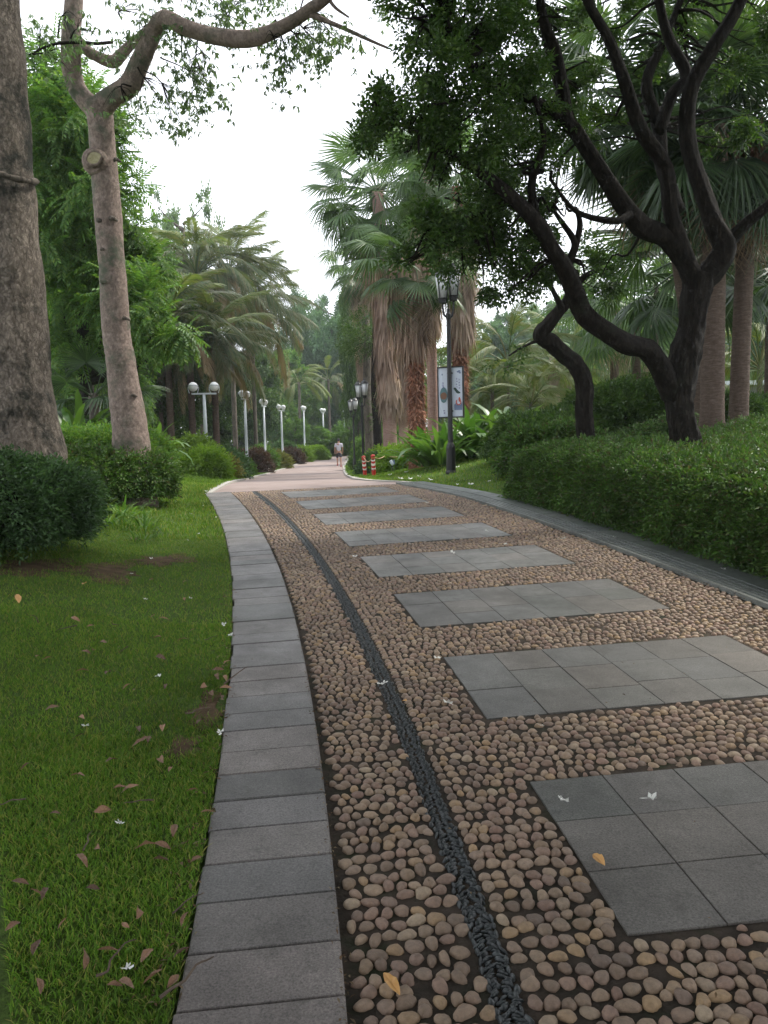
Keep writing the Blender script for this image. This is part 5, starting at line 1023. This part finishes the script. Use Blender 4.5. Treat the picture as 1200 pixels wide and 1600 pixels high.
mb = MB(); mb.add([(.075, fy, .14*hh), (.235, fy, .14*hh), (.235, fy, .30*hh), (.20, fy, .24*hh), (.16, fy, .23*hh), (.12, fy, .29*hh), (.075, fy, .25*hh)], T=[(0, 1, 4), (1, 2, 3), (1, 3, 4), (0, 4, 5), (0, 5, 6)]); mb.obj('hill_print', M['slate_print'], fc)
mb = MB(); tube(mb, [(.165+.045*math.cos(a), fy-.006, .30*hh+.055*math.sin(a)) for a in np.linspace(2.2, 6.8, 10)], [.004]+[.011]*8+[.003], 6, 2); mb.obj('swirl_print', M['red_print'], fc)
disc(.185, .345*hh, .022, .05, M['red_print'], 'leaf_print', 9, y=fy-.002, wob=.2)

def globe(mb, c, r, mat=None, nv=9, nu=14):
    prof = [(max(.004, r*math.sin(math.pi*i/nv)), -r*math.cos(math.pi*i/nv)) for i in range(nv+1)]; lathe(mb, prof, c, nu, capb=False); return mb
def grey_lamp(px, Y, H, label, rz):
    b = G(px, Y, -.04); root = empty('twin_globe_lamp', b, label, 'street lamp', 'grey twin globe lamps along the left edge', rz)
    mb = MB(); lathe(mb, [(.14, 0), (.14, .03), (.065, .05), (.062, H*.5), (.05, H-.42)], sides=12); mb.obj('post', M['grey_metal'], root, smooth=True)
    mb = MB(); box(mb, (0, 0, H-.40), (.80, .10, .05)); mb.obj('crossbar', M['grey_metal'], root)
    for s in (-1, 1):
        x = s*.34; z = H-.17; mb = MB(); tube(mb, [(x-.13, 0, H-.38), (x-.165, 0, z-.08), (x-.165, 0, z)], .014, 5); tube(mb, [(x+.13, 0, H-.38), (x+.165, 0, z-.08), (x+.165, 0, z)], .014, 5); br = mb.obj('bracket', M['grey_metal'], root)
        mb = MB(); globe(mb, (x, 0, z), .155); gl_ = mb.obj('globe', M['white_plastic'], root, smooth=True)
        mb = MB(); lathe(mb, [(.150, -.012), (.164, -.012), (.164, .022), (.150, .022)], (x, 0, z+.03), 14); mb.obj('band', M['grey_metal'], gl_)
        mb = MB(); tube(mb, [(x, .05, z-.02), (x, .175, z-.03)], [.10, .08], 12); mb.obj('lens', M['lens'], gl_, smooth=True)
    return root
for px, Y, top, lab, rz in [(322, 26, 594, 'nearest grey lamp with two white globes on a crossbar, behind the lime bush', .15), (385, 35, 608, 'second grey lamp, standing on the grass verge in front of the purple bush', 1.42), (414, 43.5, 622, 'third grey lamp along the left edge, beside the olive bush', 1.46), (441, 51, 631, 'fourth grey lamp, close beside a pale palm stem', 1.25), (476, 60, 633, 'fifth grey lamp, standing behind the bin', 1.5), (506, 68, 637, 'sixth grey lamp, half hidden by the low tree at the bend', 1.3), (539, 75, 641, 'farthest grey lamp, only its globes above the bend shrubs', 1.5)]:
    b = G(px, Y, 0); grey_lamp(px, Y, float(pt(px, top, Y)[2]-b[2]), lab, rz)
# litter bin
b = G(480, 61, 0); root = empty('litter_bin', b, 'grey brown litter bin with pale lid beside the lime hedge', 'bin'); mb = MB(); box(mb, (0, 0, .40), (.42, .36, .80), .3); mb.obj('body', M['bark_far'], root)
mb = MB(); box(mb, (0, 0, .86), (.50, .44, .07), .3, .015); mb.obj('lid', M['white_plastic'], root); mb = MB(); box(mb, (-.06, -.19, .66), (.24, .02, .10), .3); mb.obj('opening', M['black_metal'], root)

# ------------------------------------------------------------------ striped posts, rope, garden light
def striped_post(loc, label, h, r, tilt=(0, 0)):
    root = empty('striped_post', loc, label, 'bollard', 'red and white striped posts on the grass'); T_ = Matrix.Rotation(tilt[0], 4, 'Y') @ Matrix.Rotation(tilt[1], 4, 'X')
    segs = [(0, .36, 'red', 0), (.36, .45, 'white', .05), (.45, .56, 'red', .05), (.56, .66, 'white', .05), (.66, .76, 'red', .05), (.76, .82, 'white', .05), (.82, .97, 'red', 0)]
    for a, c_, m_, sl_ in segs:
        mb = MB(); n = 14; V = []
        for z, off_ in ((a*h, 0 if a == 0 else sl_), (c_*h, sl_ if c_ < .95 else 0)):
            for i in range(n): an = 6.283*i/n; V.append((r*math.cos(an), r*math.sin(an), z+off_*h*math.sin(an)))
        mb.add(V, [(i, (i+1) % n, n+(i+1) % n, n+i) for i in range(n)]); o = mb.obj('stripe', M[m_], root, smooth=True); o.matrix_basis = T_
    mb = MB(); lathe(mb, [(r*1.12, .93*h), (r*1.15, .97*h), (r*.9, 1.0*h), (.01, 1.03*h)], sides=14); o = mb.obj('cap', M['red'], root, smooth=True); o.matrix_basis = T_
    return root
b1, b2, b3 = G(569, 23.0, -.02), G(583, 21.0, -.02), G(606, 27, .0)
striped_post(b1, 'left red and white striped post near the kerb', .62, .055, (-.05, 0)); striped_post(b2, 'front red and white striped post with a rope tied to its top', .60, .055, (-.03, 0)); striped_post(b3, 'tilted striped post set further back by the yellow green bush', .62, .055, (-.16, 0))
def rope(a, c_, sag, label):
    a = np.array(a); c_ = np.array(c_); P_ = [a+(c_-a)*t-np.array([0, 0, sag*4*t*(1-t)]) for t in np.linspace(0, 1, 12)]; mb = MB(); tube(mb, np.array(P_)-a, .011, 6); return tag(mb.obj('rope', M['rope'], loc=tuple(a), smooth=True), label, 'rope', 'ropes strung between the posts')
rope(b1+(-.03, 0, .60), b2+(-.02, 0, .56), .14, 'short rope slack between the two front striped posts'); rope(b2+(-.02, 0, .56), b3+(-.1, 0, .61), .08, 'rope rising from the front striped post to the tilted one'); rope(b3+(-.1, 0, .60), G(652, 23, .55), .12, 'rope from the tilted post to the rusty red palm')
b = G(612, 24.5, 0); root = empty('garden_spotlight', b, 'small pale spotlight on a thin black stake beside the tilted striped post', 'garden light'); mb = MB(); tube(mb, [(0, 0, -.05), (0, 0, .30)], .013, 6); mb.obj('stake', M['black_metal'], root)
mb = MB(); tube(mb, [(-.05, .02, .40), (-.01, 0, .33), (.02, -.03, .25)], [.05, .055, .035], 10, 3); mb.obj('housing', M['shirt_blue'], root, smooth=True); mb = MB(); tube(mb, [(.055, 0, .42), (.06, 0, .28)], [.02, .03], 8); mb.obj('side_lamp', M['slate_print'], root)

# ------------------------------------------------------------------ people
def skin_mesh(name, verts, edges, radii, mat, parent, root_i=0, sub=2):
    me = bpy.data.meshes.new(name); me.from_pydata(verts, edges, []); me.materials.append(mat); o = link(name, me, parent)
    md = o.modifiers.new('skin', 'SKIN'); md.use_smooth_shade = True
    for i, r in enumerate(radii): sv = me.skin_vertices[0].data[i]; sv.radius = (r, r) if not isinstance(r, tuple) else r; sv.use_root = i == root_i
    s = o.modifiers.new('sub', 'SUBSURF'); s.levels = sub; s.render_levels = sub; return o
def person(loc, rz, label, shirt, bottoms, long_trousers=False, stride=.16, H=1.0):
    root = empty('person', loc, label, 'person', rz=rz); root.scale = (H, H, H)
    V = [(0, 0, .93), (0, 0, 1.12), (0, .01, 1.34), (0, .01, 1.46), (0, .0, 1.53), (0, -.01, 1.60), (0, -.01, 1.68)]; R_ = [(.13, .10), (.125, .095), (.15, .10), (.065, .06), (.052, .052), (.075, .085), (.06, .07)]; E_ = [(0, 1), (1, 2), (2, 3), (3, 4), (4, 5), (5, 6)]
    for s in (-1, 1):
        i = len(V); fy_ = s*stride; lift = .10 if s > 0 else 0
        V += [(s*.095, 0, .86), (s*.10, -fy_*.6, .50), (s*.10, -fy_*1.1+(.10 if s > 0 else 0), .09+lift), (s*.105, -fy_*1.1-.13+(.10 if s > 0 else 0), .03+lift*.6)]; R_ += [.088, .058, .038, (.036, .03)]; E_ += [(0, i), (i, i+1), (i+1, i+2), (i+2, i+3)]
        i = len(V); V += [(s*.19, .01, 1.40), (s*.235, .02+fy_*.2, 1.15), (s*.245, -.06+fy_*.5, .92), (s*.24, -.09+fy_*.6, .84)]; R_ += [.055, .042, .03, (.034, .02)]; E_ += [(2, i), (i, i+1), (i+1, i+2), (i+2, i+3)]
        for k in range(4): V.append((s*.24-.012+.008*k, -.10+fy_*.6+.015*(k-1.5), .765+.006*abs(k-1.5))); R_.append(.009); E_.append((i+3, len(V)-1))
        V.append((s*.22, -.13+fy_*.6, .80)); R_.append(.01); E_.append((i+3, len(V)-1))
    body = skin_mesh('body', V, E_, R_, M['skin'], root)
    S_ = [(0, 0, .90), (0, 0, 1.12), (0, .01, 1.34), (0, .01, 1.445)]; SR = [(.150, .118), (.142, .112), (.168, .118), (.08, .075)]; SE = [(0, 1), (1, 2), (2, 3)]
    for s in (-1, 1): i = len(S_); S_ += [(s*.19, .01, 1.40), (s*.228, .02+s*stride*.15, 1.20)]; SR += [.072, .062]; SE += [(2, i), (i, i+1)]
    skin_mesh('shirt', S_, SE, SR, shirt, root)
    B_ = [(0, 0, .95), (0, 0, .90)]; BR = [(.145, .115), (.15, .12)]; BE = [(0, 1)]
    for s in (-1, 1):
        i = len(B_); fy_ = s*stride
        if long_trousers: B_ += [(s*.095, 0, .84), (s*.10, -fy_*.6, .50), (s*.10, -fy_*1.1+(.10 if s > 0 else 0), .12)]; BR += [.102, .078, .06]; BE += [(1, i), (i, i+1), (i+1, i+2)]
        else: B_ += [(s*.095, 0, .84), (s*.10, -fy_*.5, .54)]; BR += [.104, .088]; BE += [(1, i), (i, i+1)]
    skin_mesh('trousers' if long_trousers else 'shorts', B_, BE, BR, bottoms, root)
    mb = MB(); globe(mb, (0, .012, 1.665), .088); o = mb.obj('hair', M['hair'], root, smooth=True); o.scale = (.92, 1.0, .92); o.location = (0, .02, .135)
    for s in (-1, 1):
        fy_ = s*stride; lift = .10 if s > 0 else 0; y = -fy_*1.1+(.10 if s > 0 else 0); mb = MB(); tube(mb, [(s*.10, y+.05, .055+lift), (s*.10, y-.02, .05+lift), (s*.105, y-.12, .035+lift*.6), (s*.105, y-.17, .03+lift*.5)], [.045, .05, .045, .02], 8, 3); mb.obj('shoe', M['shoe'], root, smooth=True)
    mb = MB(); tube(mb, [(0, -.10, 1.625), (0, -.125, 1.60), (0, -.10, 1.595)], [.008, .013, .008], 6); mb.obj('nose', M['skin'], root, smooth=True)
    return root
b = np.array([*G(529, 48.5)[:2], 0]); b[2] = float(g(b[1])); person(b, math.pi+.1, 'person walking away on the path in a pale lilac shirt and dark shorts', M['shirt'], M['shorts'], H=1.0)
b = np.array([*G(557, 55)[:2], 0]); b[2] = float(g(b[1])); person(b, math.pi-.3, 'person in a pale blue top, half hidden behind the slimmest black lantern post', M['shirt_blue'], M['shirt_blue'], True, H=1.0)

# ------------------------------------------------------------------ fallen leaves, petals, sticks
def leaf_mesh(seed, L=.09, w=.035, curl=.35):
    r = np.random.default_rng(seed); V = []; k = 6; tw = r.normal()*.4
    for i in range(k+1):
        t = i/k; wd = w*.5*math.sin(math.pi*min(.985, max(.02, t)))**.8; z = curl*L*(.25-(t-.5)**2)*r.uniform(.8, 1.2)*.9; up_ = wd*(.35+.5*r.random())
        V += [((t-.5)*L, wd*math.cos(tw*t), z+up_+wd*math.sin(tw*t)), ((t-.5)*L, 0, z), ((t-.5)*L, -wd*math.cos(tw*t), z+up_*.7-wd*math.sin(tw*t)*.5)]
    Q = []
    for i in range(k): b = i*3; Q += [(b, b+1, b+4, b+3), (b+1, b+2, b+5, b+4)]
    return np.array(V), np.array(Q)
LM = [mesh('fallen_leaf', *leaf_mesh(s, .088+.02*(s % 3), .034+.006*(s % 2), .2+.2*(s % 3)), mat=M['deadleaf']) for s in range(8)]
rg = np.random.default_rng(99)
def place_leaf(px, py, label, group, me, s=1, name='fallen_leaf', cat='leaf', dz=.02, onpath=False):
    d = ray(px, py); ts_ = np.arange(1, 60, .01); P_ = CP+ts_[:, None]*d; z = g(P_[:, 1]) if onpath else terr(P_[:, 0], P_[:, 1])+.01; i = np.argmax(P_[:, 2] < z+dz); p = P_[i]
    o = link(name, me, None, M=Matrix.Translation((p[0], p[1], float(z[i])+dz)) @ Matrix.Rotation(rg.uniform(0, 6.28), 4, 'Z') @ Matrix.Rotation(rg.normal()*.35, 4, 'X') @ Matrix.Rotation(rg.normal()*.25, 4, 'Y') @ Matrix.Scale(s, 4)); return tag(o, label, cat, group)
spots = [(228, 1325), (256, 1325), (126, 1345), (150, 1328), (268, 1535), (288, 1530), (240, 1525), (230, 1492), (198, 1540), (180, 1545), (57, 1480), (165, 1485), (70, 1400), (60, 1398), (211, 1078), (198, 1074), (258, 1078), (257, 1138), (230, 1158), (222, 1160), (216, 1142), (250, 1185), (266, 1200), (205, 1235), (188, 1232), (256, 1345), (337, 1295), (325, 1285), (130, 1125), (148, 1018), (255, 968), (243, 962), (115, 970), (140, 980), (135, 1022), (60, 1025), (70, 1030), (160, 1005), (236, 908), (293, 935), (302, 985), (283, 998), (246, 1003), (252, 1027), (214, 843), (205, 842), (225, 846), (165, 1052), (125, 1048), (290, 908), (170, 1190), (120, 1210), (30, 1380), (130, 1500), (195, 1450), (275, 1300), (285, 1440), (215, 1430), (345, 1050), (350, 1075), (338, 1060), (330, 1085), (352, 1062), (345, 1090), (320, 1075), (355, 1040), (350, 935), (357, 860), (362, 870), (60, 1540), (20, 1450), (100, 1440), (145, 1390), (310, 1345), (160, 1270), (85, 1270), (40, 1200), (300, 1240), (120, 1155), (80, 1110), (310, 1130)]
def zone(a, c_):
    h_ = 'by the left edge of the view' if a < 110 else ('in the middle of the lawn' if a < 230 else ('right of lawn centre' if a < 312 else 'against the granite kerb'))
    v_ = 'past the round bush' if c_ < 900 else ('far half' if c_ < 1110 else ('midway down' if c_ < 1370 else 'nearest the viewer'))
    return h_+', '+v_
for a, c_ in spots: k = rg.integers(0, 8); place_leaf(a+rg.normal()*2, c_+rg.normal()*2, ('wide' if k % 2 else 'narrow')+' brown fallen leaf '+zone(a, c_), 'curled brown leaves on the lawn', LM[k], rg.uniform(.38, .75))
OL = mesh('orange_leaf', *leaf_mesh(31, .11, .042, .1), mat=M['orangeleaf'])
place_leaf(28, 936, 'bright orange leaf on the grass just below the round dark bush', None, OL, 1.0, dz=.03); place_leaf(132, 912, 'orange tinted leaf at the edge of the soil by the round dark bush', None, OL, .8, dz=.02)
place_leaf(936, 1346, 'single yellow leaf lying on the nearest grey paving tiles', None, OL, .72, dz=.012, onpath=True); place_leaf(632, 1096, 'small orange leaf caught in the dark pebble channel', None, OL, .5, dz=.02, onpath=True)
place_leaf(612, 1540, 'orange brown leaf among the nearest pebbles left of the channel', None, OL, .7, dz=.02, onpath=True)
def petal(seed):
    r = np.random.default_rng(seed); V = []; T = []; n = 5
    for k in range(n): a = k*6.283/n+r.normal()*.3; l = .022*r.uniform(.6, 1.2); b = len(V); V += [(0, 0, .004), (l*math.cos(a-.45), l*math.sin(a-.45), .012*r.random()), (l*1.4*math.cos(a), l*1.4*math.sin(a), .006+.012*r.random()), (l*math.cos(a+.45), l*math.sin(a+.45), .012*r.random())]; T += [(b, b+1, b+2), (b, b+2, b+3)]
    return np.array(V), T
PM = [mesh('fallen_blossom', petal(s)[0], None, petal(s)[1], mat=M['blossom']) for s in range(4)]
for a, c_ in [(205, 897), (311, 834), (293, 844), (237, 873), (298, 803), (338, 808), (350, 976), (227, 937), (362, 1013), (248, 1057), (135, 1135), (297, 935), (345, 1148), (187, 1288), (322, 1395), (200, 1515), (318, 790), (322, 770)]:
    place_leaf(a, c_, 'white fallen blossom '+zone(a, c_), 'white blossoms on the lawn', PM[rg.integers(0, 4)], rg.uniform(.4, .8), 'fallen_blossom', 'blossom', .025)
for a, c_ in [(683, 1029), (595, 1070), (600, 1068), (707, 864), (882, 1252), (653, 789), (668, 786), (638, 765), (1017, 1250), (1000, 818), (640, 850), (790, 850), (760, 830), (555, 870), (700, 1100), (845, 1135), (1130, 890), (1145, 884), (960, 840), (880, 842)]:
    place_leaf(a, c_, 'white fallen blossom on the '+('nearest paving tiles' if c_ > 1120 else 'path beside the channel' if a < 700 and c_ > 980 else 'paving by the right kerb' if a > 900 else 'paving just before the crest' if c_ < 830 else 'middle bands of the path'), 'white blossoms on the path', PM[rg.integers(0, 4)], rg.uniform(.5, 1.1), 'fallen_blossom', 'blossom', .03, True)
for a, c_ in [(625, 748), (640, 752), (655, 745), (672, 750), (648, 758), (735, 757), (715, 758), (765, 752), (715, 730), (680, 762), (990, 716), (610, 742), (635, 738)]:
    place_leaf(a, c_, 'small white fallen blossom on the right grass bank', 'white blossoms on the right grass', PM[rg.integers(0, 4)], rg.uniform(1.2, 2.2), 'fallen_blossom', 'blossom', .04)
STK = []
for s in range(3):
    mb = MB(); r_ = np.random.default_rng(s); P_ = np.cumsum(np.concatenate([[[0, 0, 0]], r_.normal(size=(5, 3))*[.005, .012, .003]+[.028, 0, 0]]), 0); tube(mb, P_, np.linspace(.004, .0015, 6), 5, 2); STK.append(mb.me('fallen_twig', M['twig']))
for a, c_ in [(60, 973), (175, 975), (320, 1000), (240, 1250), (130, 1330), (290, 1115), (270, 1430), (250, 1560), (120, 978), (40, 1250), (350, 1070), (200, 1010), (150, 1525)]:
    place_leaf(a, c_, 'dry twig '+zone(a, c_), 'dry twigs on the lawn', STK[rg.integers(0, 3)], rg.uniform(.7, 1.2), 'fallen_twig', 'twig', .025)
# low grey garden wall seen past the right hedge
b = G(1185, 27, -.1); root = empty('garden_building', b, 'low dark pavilion with a pale roof edge behind the hedge at the right edge', 'building'); mb = MB(); box(mb, (0, 1.5, 1.1), (4.4, 3, 2.2)); mb.obj('wall', M['wall'], root); mb = MB(); box(mb, (0, 1.4, 2.28), (4.9, 3.5, .14)); mb.obj('roof', M['grey_metal'], root)
for k in range(3): mb = MB(); box(mb, (-1.4+1.4*k, -.02, 1.2), (1.0, .05, 1.1)); f_ = mb.obj('window', M['black_metal'], root); mb = MB(); box(mb, (-1.4+1.4*k, -.05, 1.2), (.86, .015, .96)); mb.obj('pane', M['lens'], f_)

# fine leaf litter gathered along the kerbs, the channel and the hedge foot
def litter(name, T_, U_, mat, label, size, seed):
    r = np.random.default_rng(seed); n = len(T_); x, y = UV(T_, U_); o = np.maximum(xl(y)-x, x-xr(y)); z = np.where(o > .004, terr(x, y)+.008, g(y)+np.where(U_ > 2.95, .031, np.where(U_ < -.40, .021, .008)))
    a = r.uniform(0, 6.283, n); l = size*r.uniform(.4, 1.4, n); w = l*r.uniform(.2, .5, n); d = np.stack([np.cos(a), np.sin(a), r.normal(size=n)*.25], 1); e = np.stack([-np.sin(a), np.cos(a), r.normal(size=n)*.3], 1); P_ = np.stack([x, y, z+.003], 1)
    V = np.stack([P_-d*l[:, None]*.5, P_+e*w[:, None]*.5+np.array([0, 0, .003]), P_+d*l[:, None]*.5, P_-e*w[:, None]*.5+np.array([0, 0, .002])], 1).reshape(-1, 3)
    return tag(link(name, mesh(name, V, np.arange(4*n).reshape(-1, 4), mat=mat)), label, 'litter', kind='stuff')
rg = np.random.default_rng(404)
M['crumb'] = leafmat('litter_crumb', [(.10, .06, .035), (.20, .13, .08), (.06, .04, .025), (.30, .24, .16), (.14, .09, .05)], .05, .9, .1)
n = 900; litter('leaf_litter', 1.2+11*rg.random(n)**1.3, -.83-.10*rg.random(n)**2+.02*rg.normal(size=n), M['crumb'], 'dry leaf crumbs gathered where the left kerb meets the lawn', .022, 1)
n = 500; litter('leaf_litter', 1.2+9*rg.random(n)**1.4, -.40+.012*rg.normal(size=n), M['crumb'], 'fine dirt and leaf crumbs in the seam between left kerb and pebbles', .014, 2)
n = 900; litter('leaf_litter', 2.5+8*rg.random(n), 3.36+.06*np.abs(rg.normal(size=n))-.10*rg.random(n)**3, M['crumb'], 'dry leaf litter along the foot of the right hedge', .035, 3)
n = 500; litter('leaf_litter', 2.5+9*rg.random(n), 2.79+.012*rg.normal(size=n), M['crumb'], 'crumbs and grit in the gutter seam beside the grooved right kerb', .022, 4)
n = 260; litter('leaf_litter', 1.3+10*rg.random(n)**1.4, -.7+3.2*rg.random(n), M['crumb'], 'scattered leaf crumbs over the pebbles and tiles', .014, 5)
# ------------------------------------------------------------------ haze
mb = MB(); box(mb, (0, 70, 11.5), (190, 190, 26)); hz = mb.obj('haze', None); tag(hz, kind='stuff')
hm = bpy.data.materials.new('haze'); hm.use_nodes = True; nt = hm.node_tree; nt.nodes.remove(nt.nodes['Principled BSDF']); pv = nt.nodes.new('ShaderNodeVolumePrincipled')
pv.inputs['Color'].default_value = (.86, .92, .97, 1); pv.inputs['Density'].default_value = .0007; pv.inputs['Anisotropy'].default_value = .2; nt.links.new(pv.outputs[0], nt.nodes['Material Output'].inputs['Volume']); hz.data.materials.append(hm)
